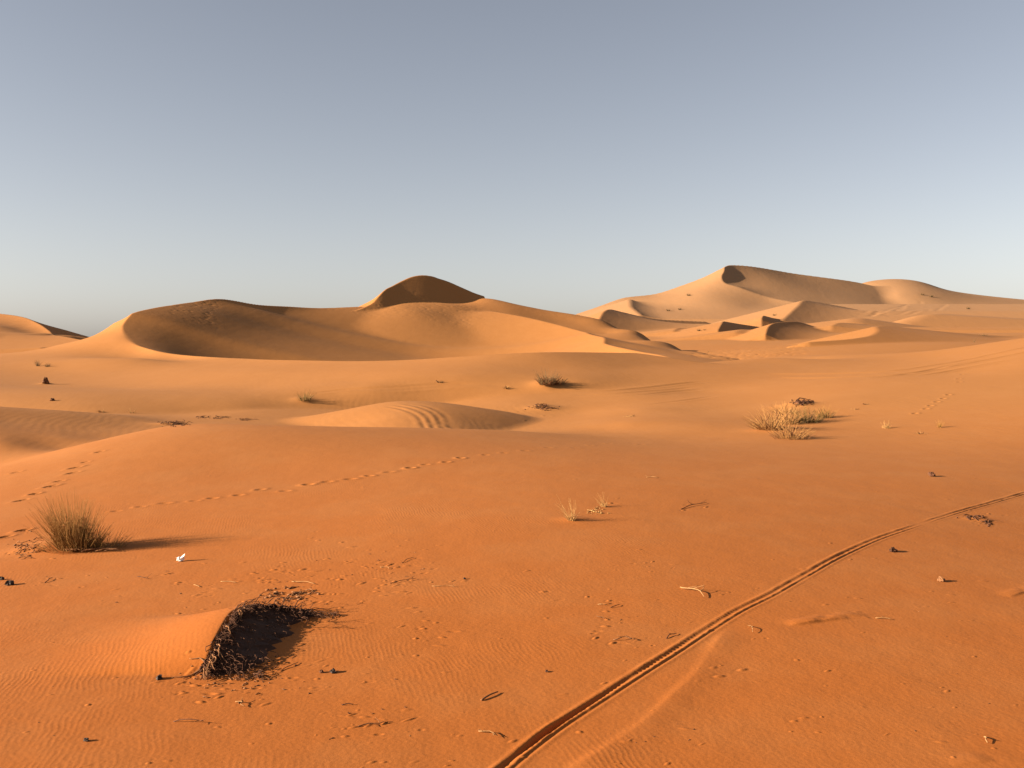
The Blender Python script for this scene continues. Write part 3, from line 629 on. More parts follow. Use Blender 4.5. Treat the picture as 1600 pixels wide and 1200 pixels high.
# ---------------------------------------------------------------- builders for the things on the sand
class MB:
    """collects geometry and links it as one mesh object; 'tone' is a per-face attribute for colour variety"""
    def __init__(self): self.v = []; self.f = []; self.t = []
    def tube(self, pts, r0, r1, n=5, tone=.5, cap=True, rad=None):
        pts = [Vector(p) for p in pts]; m = len(pts); base = len(self.v)
        t = (pts[1]-pts[0]).normalized(); a = t.orthogonal().normalized()
        for i, p in enumerate(pts):
            tt = (pts[min(i+1, m-1)]-pts[max(i-1, 0)])
            tt = tt.normalized() if tt.length > 1e-9 else t
            a = (a-tt*a.dot(tt)); a = a.normalized() if a.length > 1e-6 else tt.orthogonal().normalized()
            b = tt.cross(a); r = r0+(r1-r0)*i/(m-1) if rad is None else rad[i]
            for k in range(n):
                w = 2*math.pi*k/n; self.v.append(p+(a*math.cos(w)+b*math.sin(w))*r)
        for i in range(m-1):
            for k in range(n):
                self.f.append((base+i*n+k, base+i*n+(k+1) % n, base+(i+1)*n+(k+1) % n, base+(i+1)*n+k)); self.t.append(tone)
        if cap and n > 2:
            self.f.append(tuple(base+k for k in reversed(range(n)))); self.t.append(tone)
            self.f.append(tuple(base+(m-1)*n+k for k in range(n))); self.t.append(tone)
    def blob(self, c, rx, ry, rz, rough=.25, nu=9, nv=6, tone=.5, rot=0):
        base = len(self.v); c = Vector(c); ca, sa = math.cos(rot), math.sin(rot)
        for i in range(nv+1):
            th = math.pi*i/nv
            for k in range(nu):
                w = 2*math.pi*k/nu; q = 1+rough*(random.random()-.5)*(2 if 0 < i < nv else 0)
                x, y, z = rx*math.sin(th)*math.cos(w)*q, ry*math.sin(th)*math.sin(w)*q, rz*math.cos(th)*q
                self.v.append(c+Vector((x*ca-y*sa, x*sa+y*ca, z)))
        for i in range(nv):
            for k in range(nu):
                self.f.append((base+i*nu+k, base+(i+1)*nu+k, base+(i+1)*nu+(k+1) % nu, base+i*nu+(k+1) % nu)); self.t.append(tone)
    def build(self, name, mat, parent=None, origin=(0, 0, 0), smooth=True):
        me = bpy.data.meshes.new(name); o = Vector(origin)
        me.from_pydata([tuple(p-o) for p in self.v], [], self.f)
        at = me.attributes.new('tone', 'FLOAT', 'FACE'); at.data.foreach_set('value', self.t)
        if smooth: me.polygons.foreach_set('use_smooth', [True]*len(self.f))
        me.materials.append(mat); me.update()
        ob = bpy.data.objects.new(name, me); COL.objects.link(ob)
        if parent: ob.parent = parent
        else: ob.location = o
        return ob

LABELS = set()
def tag(o, label, cat, group=None):
    o['label'] = label; o['category'] = cat
    if group: o['group'] = group
    return o
def thing(name, label, cat, loc, group=None):
    o = bpy.data.objects.new(name, None); o.empty_display_size = .1; COL.objects.link(o); o.location = loc
    return tag(o, label, cat, group)
def copy_tree(o, parent=None):
    c = o.copy(); COL.objects.link(c); c.parent = parent
    for ch in [x for x in bpy.data.objects if x.parent == o]: copy_tree(ch, c)
    return c

def px(p): return 1550/p.y              # pixels per metre at a point
def gauss(s): return random.gauss(0, s)
WIND = Vector((.35, .05, 0))

def blades(mb, n, h, spread, lean, r=.004, bend=.5, fan=1.0, low=.35, n_side=3, seg=5, root=(0, 0), tone=(.1, .9), elong=1.0):
    """n thin stems from a tuft, curved outwards; local coordinates, root on the sand"""
    for _ in range(n):
        a = random.uniform(0, 2*math.pi); q = math.sqrt(random.random())
        b = Vector((root[0]+math.cos(a)*q*spread*elong, root[1]+math.sin(a)*q*spread, -.03))
        L = h*random.uniform(low, 1.0)*(1-.25*q)
        d = Vector((math.cos(a)*fan*q*.75+lean[0]+gauss(.16), math.sin(a)*fan*q*.75+lean[1]+gauss(.16), 1)).normalized()
        out = Vector((d.x, d.y, 0)); p = b.copy(); pts = [p.copy()]; k = random.uniform(.2, 1)*bend
        for i in range(seg):
            d = (d+out*k*.35/seg*2+Vector((gauss(.05), gauss(.05), -.10*k))).normalized()
            p = p+d*L/seg; pts.append(p.copy())
        mb.tube(pts, r*random.uniform(.7, 1.2), r*.3, n_side, random.uniform(*tone), cap=False)

def wiggle(p0, p1, n=7, amp=.12, lift=0., ground_z=None):
    p0, p1 = Vector(p0), Vector(p1); L = (p1-p0).length; out = []
    ph = random.uniform(0, 6); s = (p1-p0).cross(Vector((0, 0, 1))).normalized()
    for i in range(n):
        t = i/(n-1); w = math.sin(ph+t*random.uniform(3, 5))*amp*L*math.sin(math.pi*t)
        q = p0.lerp(p1, t)+s*w+Vector((0, 0, lift*math.sin(math.pi*t)+gauss(amp*L*.05)))
        out.append(q)
    return out

def on_sand(pts, h):
    return [Vector((p.x, p.y, ground(p.x, p.y)+h)) for p in pts]

# ---- the big grass tuft on the left
def big_tuft():
    p = hit(112, 856); t = thing('grass_tuft', 'large olive dry grass tuft casting a long dark shadow, left foreground', 'grass tuft', p)
    m = MB(); blades(m, 460, 1.62, .27, (-.16, 0), .0062, .35, .55, .3, elong=1.1); m.build('stems', M_TUFT, t)
    m = MB(); blades(m, 90, 1.75, .34, (-.22, 0), .0050, .5, .95, .5, elong=1.2); m.build('long_stems', M_TUFT, t)
    m = MB(); blades(m, 300, 1.0, .34, (.05, 0), .0065, .6, .8, .25, root=(.28, -.02), tone=(0, .7)); m.build('inner_stems', M_TUFT, t)
    m = MB(); blades(m, 110, .62, .40, (.18, 0), .0055, .6, .9, .25, root=(.80, .12), tone=(.1, .7)); m.build('outer_stems', M_TUFT, t)
    m = MB(); blades(m, 220, .5, .50, (-.3, 0), .0055, .9, 1.3, .3, root=(-.15, 0), tone=(.3, .9)); m.build('dry_base', M_STRAW, t)
    m = MB()
    for _ in range(16):
        x = random.uniform(-.1, 1.0); m.tube(wiggle((x, -.35+gauss(.07), .01), (x+random.uniform(.15, .5), -.38+gauss(.08), .03), 6, .15, .04), .009, .004, 5, random.random())
    m.build('fallen_twigs', M_BARK, t)
    return t
big_tuft()

# heap of dead roots beside it
def root_scraps(u, v, su, sv, n, label, cat='dead roots', mat=M_BARK, size=.3, name='dead_roots', r=.010):
    c = hit(u, v); t = thing(name, label, cat, c)
    for _ in range(n):
        a = hit(u+gauss(su), v+gauss(sv)); ang = random.gauss(.5, .7); L = size*random.uniform(.4, 1.2)
        b = Vector((a.x+math.cos(ang)*L, a.y+math.sin(ang)*L, 0))
        pts = wiggle((a.x, a.y, 0), b, 6, .18); hh = [random.uniform(-.004, .05)*size/.3*math.sin(math.pi*i/5) for i in range(6)]
        q = [Vector((s.x, s.y, ground(s.x, s.y)+hh[i]+r*.4)) - c for i, s in enumerate(pts)]
        m = MB(); m.tube(q, r*random.uniform(.6, 1.3), r*.4, 5, random.random()); m.build('root', mat, t)
    for _ in range(n):
        a = hit(u+gauss(su), v+gauss(sv)); s = r*random.uniform(.8, 2.2)
        m = MB(); m.blob(Vector((a.x, a.y, ground(a.x, a.y)+s*.4))-c, s*1.4, s, s*.8, .4, 6, 4, random.random()); m.build('bark_crumb', mat, t)
    return t
root_scraps(38, 858, 16, 9, 26, 'brown dead root scraps heaped left of the large olive grass tuft', size=.30, r=.011)
root_scraps(452, 932, 20, 6, 26, 'dark red root crumbs scattered just behind the half buried dead shrub', size=.2, r=.014)
root_scraps(370, 1058, 30, 12, 34, 'small reddish root crumbs strewn at the foot of the half buried dead shrub', size=.12, r=.008)

# ---- dead shrub half buried in the drift
def dead_shrub():
    c = Vector(crest_w[len(crest_w)//2]); c.z = ground(c.x, c.y)
    t = thing('dead_shrub', 'dark half buried dead shrub with tangled roots on a sand drift', 'dead shrub', c)
    n = len(crest_w); C = [Vector((x, y, MOUND_BASE[i]+h)) for i, (x, y, h) in enumerate(crest_w)]
    def cp(f):
        f = min(max(f, 0), .9999)*(n-1); i = int(f); return C[i].lerp(C[i+1], f-i)
    def hh(f):
        f = min(max(f, 0), .9999)*(n-1); i = int(f); return crest_w[i][2]+(crest_w[i+1][2]-crest_w[i][2])*(f-i)
    m = MB()                             # tangled root mass draped over the lip and hanging down the lee face
    for _ in range(240):
        f = random.random(); p = cp(f)+Vector((random.uniform(-.05, .08), gauss(.05), random.uniform(-.07, .01)))
        L = random.uniform(.08, .42); q = p+Vector((random.uniform(-.02, .30), random.uniform(-.35, .25), -min(hh(f)*.9, L*random.uniform(.1, 1.0))))
        pts = wiggle(p, q, 6, .22, random.uniform(0, .06)); m.tube([s-c for s in pts], random.uniform(.004, .011), .003, 4, random.random()*.8)
    mass = m
    m = MB()                             # solid dark body standing in for the shadow in the hollow behind the lip
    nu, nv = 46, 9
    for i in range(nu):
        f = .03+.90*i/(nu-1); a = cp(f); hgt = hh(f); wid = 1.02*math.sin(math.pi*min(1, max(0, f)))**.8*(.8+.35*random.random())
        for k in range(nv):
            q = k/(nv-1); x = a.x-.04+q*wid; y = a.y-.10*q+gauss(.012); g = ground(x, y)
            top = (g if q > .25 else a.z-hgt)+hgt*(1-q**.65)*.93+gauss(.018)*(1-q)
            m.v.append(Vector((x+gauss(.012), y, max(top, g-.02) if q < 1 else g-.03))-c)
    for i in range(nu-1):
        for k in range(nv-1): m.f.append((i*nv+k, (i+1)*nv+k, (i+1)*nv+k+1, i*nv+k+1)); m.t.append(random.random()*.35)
    m.build('shadow_fill', M_ROOT, t, smooth=False)
    m = mass                             # roots lying over that body, also darkening the shaded hollow
    for _ in range(300):
        f = random.uniform(.05, .93); a = cp(f); x0 = random.uniform(0, .85); hgt = hh(f)
        p = a+Vector((x0, -.10*x0/.42, -hgt*(x0/1.02)**.65*.9+.015)); L = random.uniform(.1, .4)
        q = p+Vector((random.uniform(.02, .16), -L*random.uniform(.1, 1), -L*random.uniform(0, .5)))
        q.z = max(q.z, ground(q.x, q.y)+.01); m.tube([s-c for s in wiggle(p, q, 6, .2, random.uniform(0, .05))], random.uniform(.004, .010), .003, 4, random.random()*.7)
    m.build('root_mass', M_ROOT, t)
    m = MB()                             # matted bark and litter forming the lip
    for k in range(80):
        f = random.random(); p = cp(f); s = random.uniform(.012, .035); m = MB(); m.blob(p+Vector((random.uniform(-.05, .09), gauss(.04), -random.uniform(0, .10)-.02))-c, s*1.2, s*1.6, s*.8, .5, 7, 5, random.random()*.5, random.uniform(0, 3)); m.build('bark_flake', M_ROOT, t)
    for k in range(16):                  # thicker pale branches seen against the dark side
        f = random.uniform(.02, .55); p = cp(f)+Vector((.05, 0, .0))
        q = p+Vector((random.uniform(.05, .22), random.uniform(-.55, -.15), -random.uniform(.1, .3)*hh(f)/.4))
        m = MB(); m.tube([s-c for s in wiggle(p, q, 8, .12, .05)], .012, .005, 6, random.uniform(.5, 1)); m.build('branch', M_BARK, t)
    m = MB()                             # fine stems standing up along the top
    for k in range(110):
        f = random.uniform(.3, 1.0); p = cp(f)+Vector((random.uniform(0, .06), gauss(.03), -.07))
        q = p+Vector((random.uniform(-.02, .22), gauss(.09), random.uniform(.09, .20)))
        m.tube([s-c for s in wiggle(p, q, 5, .15)], .004, .0015, 3, random.uniform(0, .6), cap=False)
    m.build('fine_stems', M_ROOT, t)
    for k in range(9):                   # long bare shoots arching out, they throw the finger shadows
        f = random.choice([.25, .35, .42, .5, .55, .62, .7, .8, .9]); p = cp(f)
        q = p+Vector((random.uniform(.12, .5), gauss(.2), random.uniform(.10, .24)))
        m = MB(); m.tube([s-c for s in wiggle(p, q, 8, .14, .06)], .008, .003, 5, random.random()*.5)
        for j in range(4):
            b = p.lerp(q, random.uniform(.4, .9)); m.tube([s-c for s in wiggle(b, b+Vector((random.uniform(0, .22), gauss(.12), gauss(.06))), 5, .15)], .005, .002, 4, .3)
        m.build('shoot', M_ROOT, t)
    # roots running out of the near foot over the sand
    for (u0, v0, u1, v1) in ((318, 1040, 286, 1062), (316, 1046, 268, 1060), (322, 1036, 296, 1030), (330, 1052, 352, 1050), (328, 1052, 340, 1062)):
        a, b = hit(u0, v0), hit(u1, v1); m = MB(); m.tube([s-c for s in on_sand(wiggle(a, b, 9, .10), .012)], .014, .004, 6, random.random()); m.build('surface_root', M_BARK, t)
    m = MB()                             # litter lying at the lee foot
    for k in range(90):
        u, v = random.uniform(322, 440), 0; v = 1056-.16*(u-322)+gauss(7)
        a = hit(u, v); s = random.uniform(.004, .013); m = MB(); m.blob(Vector((a.x, a.y, ground(a.x, a.y)+s*.4))-c, s*1.7, s, s*.8, .5, 6, 4, random.random(), random.uniform(0, 3)); m.build('bark_piece', M_ROOT, t)
    return t
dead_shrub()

# ---- pair of tall dry stalk clumps in the middle of the plain
def stalks(u, v, hpx, label, n=26, lean=(-.30, 0), spread=.05, mat=M_STRAW, cat='dry stalks', base=True, r=.006, name='dry_stalks'):
    p = hit(u, v); h = hpx/px(p); t = thing(name, label, cat, p)
    m = MB(); blades(m, n, h, spread, lean, r, .55, .7, .45, seg=6); m.build('stalks', mat, t)
    if base:
        m = MB(); blades(m, n*2, h*.4, spread*1.5, (0, 0), r, .7, .8, .3, tone=(.5, 1)); m.build('leaf_base', M_STRAW, t)
    return t
stalks(893, 813, 58, 'tall pale stalk clump leaning left, nearest of the pair in mid plain', n=22, spread=.05)
stalks(944, 792, 34, 'short pale stalk clump with a straight shadow behind the taller leaning clump', n=16, lean=(-.5, .1), spread=.04)
root_scraps(930, 799, 7, 3, 14, 'pale crumbly plant base between the two stalk clumps of the plain', 'dead roots', M_STRAW, .16, 'dead_plant_base', .012)

# ---- shrubs of the basin and slopes
def shrub(u, v, wpx, hpx, label, n=200, mat=M_SHRUB, mat2=M_STRAW, lean=(0, 0), fan=1.1, cat='shrub', name='desert_shrub', r=1.0, dry=.5, wood=6, group=None):
    p = hit(u, v); s = px(p); w, h = wpx/s, hpx/s; t = thing(name, label, cat, p, group)
    rr = .0062*r*max(1, p.y/26)**.85; n = int(n*.42)
    m = MB(); blades(m, n, h, w*.32, lean, rr, .7, fan, .25, seg=4, tone=(0, 1)); m.build('stems', mat, t)
    if dry:
        m = MB(); blades(m, int(n*dry), h*.62, w*.42, (lean[0]*.6, -.08), rr*1.05, .9, fan*1.25, .3, tone=(.4, 1), seg=4); m.build('dry_stems', mat2, t)
    if wood:
        m = MB()
        for _ in range(wood):
            a = random.uniform(0, 6.3); q = Vector((math.cos(a)*w*.3, math.sin(a)*w*.3, h*random.uniform(.2, .6)))
            m.tube(wiggle((gauss(w*.05), gauss(w*.05), -.03), q, 6, .15), rr*3, rr, 5, random.random()*.5)
        m.build('woody_base', M_BARK, t)
    return t
shrub(476, 626, 24, 25, 'small lone olive green tuft on the basin floor with a short dark shadow', 150, M_GREEN, M_STRAW, cat='grass tuft', name='grass_tuft', fan=.9, wood=0)
shrub(853, 601, 30, 34, 'dark spiky shrub on a sand hump in front of the bowl dune, right half', 260, M_SHRUB, M_BARK, (.05, 0), 1.0, wood=10, r=1.2)
shrub(870, 600, 34, 21, 'low dark bush spreading from the right side of the spiky hump shrub', 160, M_SHRUB, M_BARK, (.1, 0), 1.2, r=1.2)
shrub(1202, 670, 60, 50, 'pale straw shrub at the left end of the shrub clump on the right', 420, M_GOLD, M_STRAW, (-.25, 0), 1.25, wood=8)
shrub(1236, 685, 66, 38, 'low reddish straw bush at the near edge of the shrub clump on the right', 420, M_GOLD, M_BARK, (.05, -.1), 1.3, wood=10)
shrub(1228, 662, 62, 50, 'bushy dry shrub in the middle of the shrub clump on the right', 380, M_GOLD, M_SHRUB, (-.1, 0), 1.2, wood=8)
shrub(1262, 660, 44, 38, 'dark olive bush with a long shadow in the shrub clump on the right', 340, M_GREEN, M_SHRUB, (.1, 0), 1.1, wood=6)
shrub(1288, 653, 28, 30, 'compact brown tuft at the right end of the shrub clump', 220, M_TUFT, M_SHRUB, (.05, 0), .9, wood=4)
shrub(1226, 646, 44, 28, 'pale dry bush behind the bushy middle shrub of the right clump', 220, M_GOLD, M_STRAW, (-.2, 0), 1.2, wood=4)
root_scraps(1250, 629, 7, 2.2, 22, 'dark root stump on the sand hump above the shrub clump on the right', 'root stump', M_ROOT, .7, 'root_stump', .05)
stalks(1385, 669, 17, 'pale wispy tuft, leftmost of three small tufts right of the shrub clump', 40, (-.1, 0), .14, cat='grass tuft', r=.009, name='grass_tuft')
stalks(1468, 668, 16, 'slim upright brown tuft, rightmost of three small tufts right of the shrub clump', 50, (0, 0), .09, M_TUFT, 'grass tuft', False, .009, 'grass_tuft')
shrub(1439, 678, 24, 8, 'flat straw tuft, lowest of three small tufts right of the shrub clump', 60, M_STRAW, M_BARK, (0, 0), 1.3, 'grass tuft', 'grass_tuft', wood=4)
stalks(59, 572, 15, 'taller dark tuft of the pair on the bright slope at far left', 40, (0, 0), .16, M_SHRUB, 'grass tuft', False, .014, 'grass_tuft')
stalks(74, 573, 9, 'shorter dark tuft of the pair on the bright slope at far left', 40, (.1, 0), .25, M_SHRUB, 'grass tuft', False, .014, 'grass_tuft')
root_scraps(270, 662, 10, 2.4, 30, 'dark mat of dead twigs on the crest edge below the bowl dune', 'dead twigs', M_ROOT, .5, 'dead_twigs', .022)
root_scraps(848, 637, 13, 2.2, 30, 'dark brush litter on the hump right of the low mound', 'dead twigs', M_ROOT, .6, 'dead_twigs', .026)
shrub(686, 597, 18, 6, 'flat dark plant at the foot of the bowl dune slope with a thin shadow', 60, M_SHRUB, M_BARK, (.4, 0), 1.3, 'dry plant', 'dry_plant', wood=3)
shrub(792, 607, 14, 9, 'tiny straw tuft at the left end of the dark shadow streak in the basin', 60, M_STRAW, M_BARK, (-.3, 0), 1.0, 'grass tuft', 'grass_tuft', wood=2)
shrub(985, 651, 26, 5, 'low pale straw plant lying at the right end of the basin shadow streak', 70, M_STRAW, M_STRAW, (0, 0), 1.4, 'dry plant', 'dry_plant', wood=3)
shrub(158, 644, 16, 8, 'faint straw tuft at the foot of the bright slope, left of its thin neighbour', 50, M_STRAW, M_BARK, (-.3, 0), 1.1, 'grass tuft', 'grass_tuft', wood=2)
shrub(206, 645, 10, 11, 'thin see through straw tuft at the foot of the bright left slope', 24, M_STRAW, M_STRAW, (.1, 0), .8, 'grass tuft', 'grass_tuft', wood=0)
shrub(1352, 632, 18, 4, 'dark flat plant above the shrub clump with a short shadow', 40, M_SHRUB, M_BARK, (.2, 0), 1.4, 'dry plant', 'dry_plant', wood=3)
shrub(1336, 640, 22, 4, 'low straw plant just below the dark flat plant above the shrub clump', 40, M_STRAW, M_BARK, (.2, 0), 1.4, 'dry plant', 'dry_plant', wood=2)
for u, v, lab in ((316, 654, 'leftmost dark twig clump of three in the hollow left of the low mound'), (345, 655, 'middle dark twig clump of three in the hollow left of the low mound'), (383, 658, 'rightmost dark twig clump of three in the hollow left of the low mound')):
    root_scraps(u, v-2, 6, 1, 10, lab, 'dead twigs', M_ROOT, .45, 'dead_twigs', .02)
stalks(1106, 551, 10, 'lone bare stalk on the flat plain at the foot of the peaked dune flank', 8, (0, 0), .1, M_SHRUB, 'dry stalks', False, .02)
stalks(1522, 535, 14, 'lone thin stalk in front of the far dunes at right', 6, (.1, 0), .1, M_SHRUB, 'dry stalks', False, .03)
shrub(1535, 524, 22, 4, 'dark low bush with a shadow streak before the far dunes at right', 60, M_SHRUB, M_SHRUB, (.2, 0), 1.2, 'shrub', wood=0, r=1.3)

# tiny shrubs on the far dunes
far_mb = None
def far_shrub(u, v, s, label, group='tiny shrubs on the great far dune'):
    p = hit(u, v); k = 1/px(p); m = MB(); blades(m, 46, s*2.2*k, s*.8*k, (.05, 0), .10*k*s/2.5*2, .6, 1.2, .4, seg=3, tone=(0, .5))
    o = m.build('far_shrub', M_SHRUB, None, (0, 0, 0)); o.location = p; tag(o, label, 'shrub', group)
for u, v, s, lab in ((1076, 462, 2.6, 'tiny dark shrub high on the bright flank of the great far dune'), (1044, 486, 2.4, 'left dark speck shrub of the pair low on the great dune flank'), (1062, 484, 2.2, 'right dark speck shrub of the pair low on the great dune flank'),
                     (1014, 457, 1.8, 'tiny upright shrub on the left skyline of the great far dune'), (1441, 461, 2.2, 'left shrub speck of two on the rounded right shoulder dune'), (1455, 464, 2.4, 'right shrub speck of two on the rounded right shoulder dune'),
                     (1513, 483, 2.2, 'single shrub speck low on the slope at far right'), (1210, 493, 2.0, 'tiny shrub speck between the small wave dunes'), (1092, 517, 2.2, 'dark shrub speck left of the small dune with the black slip face'), (1101, 516, 1.6, 'fainter shrub speck beside the one left of the black slip face')):
    far_shrub(u, v, s, lab)

# ---- crumpled white scrap
def white_scrap():
    p = hit(283, 877); t = MB(); n, k = 9, 7; r = .068
    for i in range(k):
        th = math.pi*i/(k-1)
        for j in range(n):
            w = 2*math.pi*j/n; q = 1+random.uniform(-.42, .42)*(0 < i < k-1)
            t.v.append(Vector((math.cos(w)*math.sin(th)*r*1.15*q, math.sin(w)*math.sin(th)*r*.8*q, r*.75+math.cos(th)*r*.75*q)))
    t.v[1*n+0] += Vector((.05, 0, .085)); t.v[1*n+1] += Vector((.035, 0, .06)); t.v[2*n+4] += Vector((-.05, 0, -.01)); t.v[3*n+5] += Vector((-.04, -.02, -.03)); t.v[2*n+8] += Vector((.03, -.01, .05))
    for i in range(k-1):
        for j in range(n): t.f.append((i*n+j, (i+1)*n+j, (i+1)*n+(j+1) % n, i*n+(j+1) % n)); t.t.append(.5)
    o = t.build('paper_scrap', M_WHITE, None, (0, 0, 0), smooth=False); o.location = p
    tag(o, 'crumpled white paper scrap lying on the sand right of the large tuft', 'litter')
white_scrap()

# ---- sticks, twigs, straws
def twig(u0, v0, u1, v1, label, r=.012, mat=M_BARK, amp=.08, lift=.01, name='twig', cat='twig', side=0, group=None, n=9):
    a, b = hit(u0, v0), hit(u1, v1); c = a.lerp(b, .5); c.z = ground(c.x, c.y); m = MB()
    pts = on_sand(wiggle(a, b, n, amp), r*.5)
    for i, p in enumerate(pts): p.z += lift*math.sin(math.pi*i/(n-1))+lift*.8*(i/(n-1))
    r *= .8; m.tube([p-c for p in pts], r, r*.55, 6, random.random())
    for _ in range(side):
        i = random.randint(1, n-2); d = Vector((gauss(1), gauss(1), .35)).normalized()*(b-a).length*random.uniform(.15, .35)
        m.tube([s-c for s in wiggle(pts[i], pts[i]+d, 5, .12)], r*.6, r*.25, 5, random.random())
    o = m.build(name, mat, None, (0, 0, 0)); o.location = c; return tag(o, label, cat, group)
twig(752, 1095, 778, 1083, 'straight reddish stick lying alone left of the tyre track', .020, M_BARK, .01, .012, 'stick', 'stick')
twig(748, 1143, 777, 1152, 'pale forked twig near the bottom of the tyre track', .011, M_BLEACHED, .12, .02, side=3)
twig(271, 1128, 318, 1130, 'thin dark stick stuck in rippled sand below the dead shrub', .009, M_ROOT, .03, .03, 'stick', 'stick', side=2)
twig(1063, 918, 1100, 935, 'curved pale root with a dark end right of mid plain', .016, M_BLEACHED, .16, .03, 'curved_root', 'root', side=3)
twig(1170, 978, 1176, 990, 'short pale twig standing just right of the tyre track', .010, M_BLEACHED, .08, .03, side=1)
twig(303, 914, 312, 918, 'short bright straw piece on the sand below the white scrap', .011, M_BLEACHED, .03, .01, 'straw', 'straw')
twig(345, 909, 370, 911, 'long bright straw lying behind the drift of the dead shrub', .010, M_BLEACHED, .04, .01, 'straw', 'straw')
twig(368, 1097, 383, 1106, 'pale curled twig below the dead shrub', .010, M_BLEACHED, .15, .02, side=1)
twig(534, 1102, 552, 1102, 'thin dark twig lying level right of the dead shrub foot', .010, M_ROOT, .05, .012, side=1)
twig(958, 1000, 992, 1002, 'curled root loop beside the middle of the tyre track', .012, M_BARK, .22, .03, 'curved_root', 'root', side=4)
twig(934, 945, 948, 946, 'short pale twig, left of the twig pair in the right middle plain', .010, M_BLEACHED, .12, .015, side=1)
twig(954, 950, 968, 946, 'short dark twig, right of the twig pair in the right middle plain', .011, M_ROOT, .08, .015)
twig(932, 963, 944, 968, 'small twig just below the twig pair in the right middle plain', .009, M_BARK, .15, .015, side=1)
twig(1041, 998, 1057, 991, 'dark crooked twig close left of the tyre track', .012, M_ROOT, .1, .015, side=1)
twig(1538, 1152, 1543, 1163, 'short pale twig at the lower right corner', .012, M_BLEACHED, .08, .02, side=1)
twig(1368, 966, 1393, 969, 'pale twig at the right end of the small sand lip', .011, M_BLEACHED, .08, .015, side=1)
twig(1010, 746, 1030, 747, 'straw sprig lying behind the stalk clumps', .012, M_BLEACHED, .12, .02, side=3)
twig(1064, 796, 1104, 786, 'dark crumbling stick right of the stalk clump shadows', .014, M_ROOT, .05, .02, 'stick', 'stick', side=2)
twig(594, 886, 608, 890, 'pale curved straw in the crumb patch above mid plain', .008, M_BLEACHED, .2, .015, 'straw', 'straw')
twig(628, 880, 646, 872, 'dark twig at the upper right of the crumb patch', .009, M_ROOT, .08, .015)
twig(610, 912, 650, 905, 'long dark twig along the lower edge of the crumb patch', .009, M_ROOT, .08, .02, side=2)
twig(675, 916, 712, 918, 'pale broken straw right of the crumb patch', .008, M_BLEACHED, .1, .015, 'straw', 'straw', side=1)
twig(456, 909, 492, 914, 'pale twig behind the dead shrub, pointing to its right', .009, M_BLEACHED, .08, .02, side=1)
twig(70, 911, 82, 904, 'short dark twig between the dark stone and the large tuft', .013, M_ROOT, .06, .02)
twig(215, 901, 232, 905, 'dark red twig below the white scrap', .010, M_ROOT, .08, .015, side=1)
twig(560, 1135, 604, 1130, 'half buried twig in the crumbled sand left of the tyre track foot', .011, M_BARK, .08, .012, side=2)
twig(440, 1048, 466, 1036, 'reddish half buried twig below the shadow of the dead shrub', .010, M_BARK, .05, .012)

# ---- stones and droppings
def stone(u, v, wpx, label, mat=M_STONE, cat='stone', name='stone', flat=.7, rough=.35, group=None):
    p = hit(u, v); s = wpx/px(p)/2; m = MB(); m.blob((0, 0, s*flat*.55), s, s*.75, s*flat, rough, 10, 7, random.random(), random.uniform(0, 3))
    if s > .03: m.blob((s*.6, -s*.3, s*.3), s*.45, s*.4, s*.4, rough, 8, 5, random.random())
    o = m.build(name, mat, None, (0, 0, 0), smooth=False); o.location = p; return tag(o, label, cat, group)
stone(15, 914, 14, 'black rounded stone at the left edge below the large tuft')
stone(2, 906, 9, 'dark stone cut off by the left picture edge')
stone(248, 1061, 12, 'black clod left of the dead shrub foot', M_STONE, 'clod', 'clod')
stone(135, 1158, 9, 'dark pointed pebble on the rippled sand at the lower left', M_STONE, 'pebble', 'pebble')
stone(520, 1051, 11, 'dark clod below the shadow tip of the dead shrub', M_STONE, 'clod', 'clod')
stone(502, 1051, 8, 'reddish clod just left of the dark clod below the shadow tip', M_ROOT, 'clod', 'clod')
stone(1395, 862, 13, 'dark broken clod below the bend of the tyre track', M_ROOT, 'clod', 'clod')
stone(1470, 908, 13, 'pale and dark clod alone on smooth sand at right', M_BARK, 'clod', 'clod')
stone(1455, 744, 12, 'lone clod on the smooth plain below the small tufts', M_ROOT, 'clod', 'clod')
root_scraps(1520, 809, 9, 2, 16, 'dark bark debris beside the tyre track at right, nearer the track', 'bark heap', M_ROOT, .2, 'bark_heap', .016)
root_scraps(1541, 817, 5, 2.5, 10, 'smaller bark debris at right, just off the larger heap by the track', 'bark heap', M_ROOT, .16, 'bark_heap', .015)
stone(726, 905, 5, 'small dark pebble right of the crumb patch', M_STONE, 'pebble', 'pebble')
stone(854, 1050, 6, 'small dark pebble left of the tyre track with a lit side', M_ROOT, 'pebble', 'pebble')
stone(72, 599, 10, 'small sunlit sand lump with a dark side on the far left slope', M_BARK, 'lump', 'clod', 1.2)
stone(82, 626, 7, 'tiny dark clod low on the bright slope at left', M_ROOT, 'clod', 'clod')

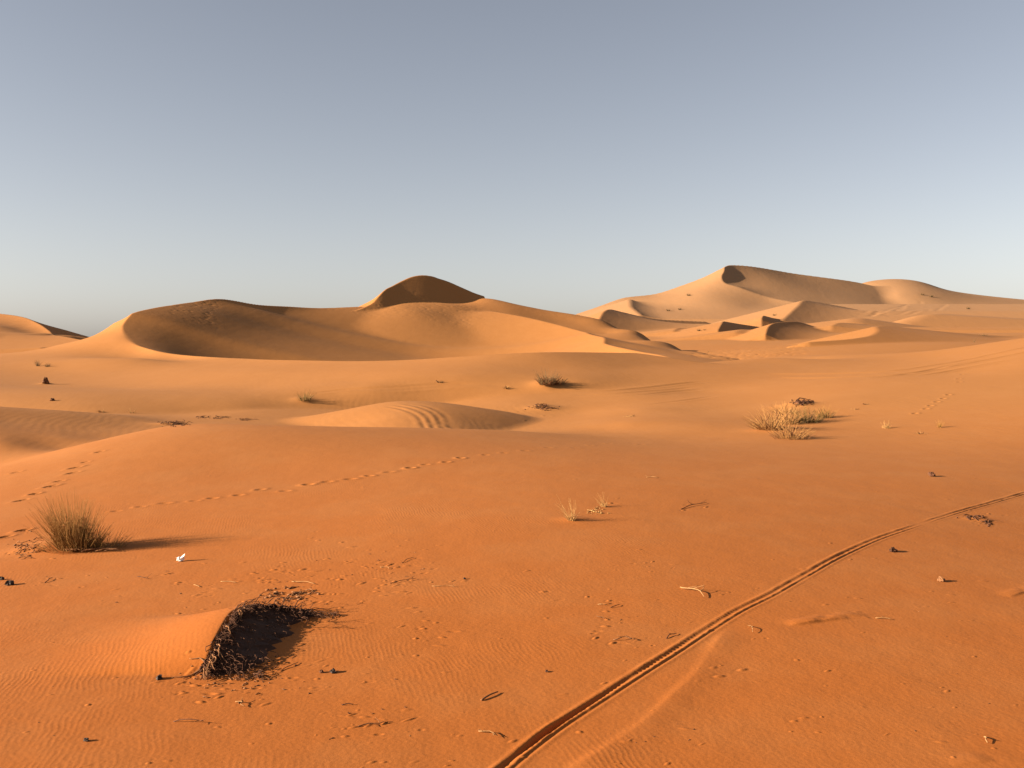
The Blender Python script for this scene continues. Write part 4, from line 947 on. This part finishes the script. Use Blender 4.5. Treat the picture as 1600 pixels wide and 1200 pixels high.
# ---- loose plant crumbs in patches: copies of a few kinds
crumb_kinds = []
for k in range(5):
    m = MB(); s = .02
    m.blob((0, 0, s*.35), s*random.uniform(1, 1.8), s*.8, s*.6, .5, 7, 5, random.random())
    if k > 1: m.tube(wiggle((-s, 0, s*.3), (s*random.uniform(2, 4), s*gauss(1), s*.5), 5, .15), s*.3, s*.12, 4, random.random())
    o = m.build('plant_crumb', M_ROOT if k % 2 else M_BARK, None, (0, 0, 0), smooth=False); crumb_kinds.append(o)
used = set()
def crumbs(u, v, su, sv, n, label, group, size=1.0):
    for _ in range(n):
        k = random.randrange(5); o = crumb_kinds[k]
        if k in used: o = o.copy(); COL.objects.link(o)
        used.add(k)
        for _try in range(20):
            p = hit(u+gauss(su), v+gauss(sv))
            if 9 < p.y < 60: break
        f = size*random.uniform(.35, 1.1); o.location = p-Vector((0, 0, .004)); o.rotation_euler = (0, 0, random.uniform(0, 6.28)); o.scale = (f, f, f*random.uniform(.7, 1.2))
        tag(o, label, 'plant crumb', group)
crumbs(470, 925, 34, 12, 15, 'one of the many plant crumbs strewn behind the dead shrub', 'plant crumbs behind the dead shrub')
crumbs(590, 897, 50, 18, 13, 'one of the plant crumbs in the patch above mid plain', 'plant crumbs above mid plain', .9)
crumbs(400, 1062, 50, 12, 20, 'one of the plant crumbs below the foot of the dead shrub', 'plant crumbs below the dead shrub')
crumbs(150, 915, 80, 12, 10, 'one of the plant crumbs between the large tuft and the dead shrub drift', 'plant crumbs below the large tuft', .9)
crumbs(1020, 1140, 40, 22, 8, 'one of the dark crumbs between the two tyre marks at the bottom', 'crumbs between the tyre marks', .7)
crumbs(960, 960, 50, 22, 8, 'one of the plant crumbs around the twig pair in the right middle plain', 'plant crumbs right of middle', .8)
crumbs(560, 1125, 70, 25, 9, 'one of the plant crumbs left of the tyre track foot', 'plant crumbs at lower middle', .8)
crumbs(1400, 1080, 130, 60, 8, 'one of the small crumbs on the smooth sand at lower right', 'crumbs at lower right', .7)
crumbs(130, 1090, 90, 50, 6, 'one of the few specks on the rippled sand at lower left', 'specks at lower left', .6)
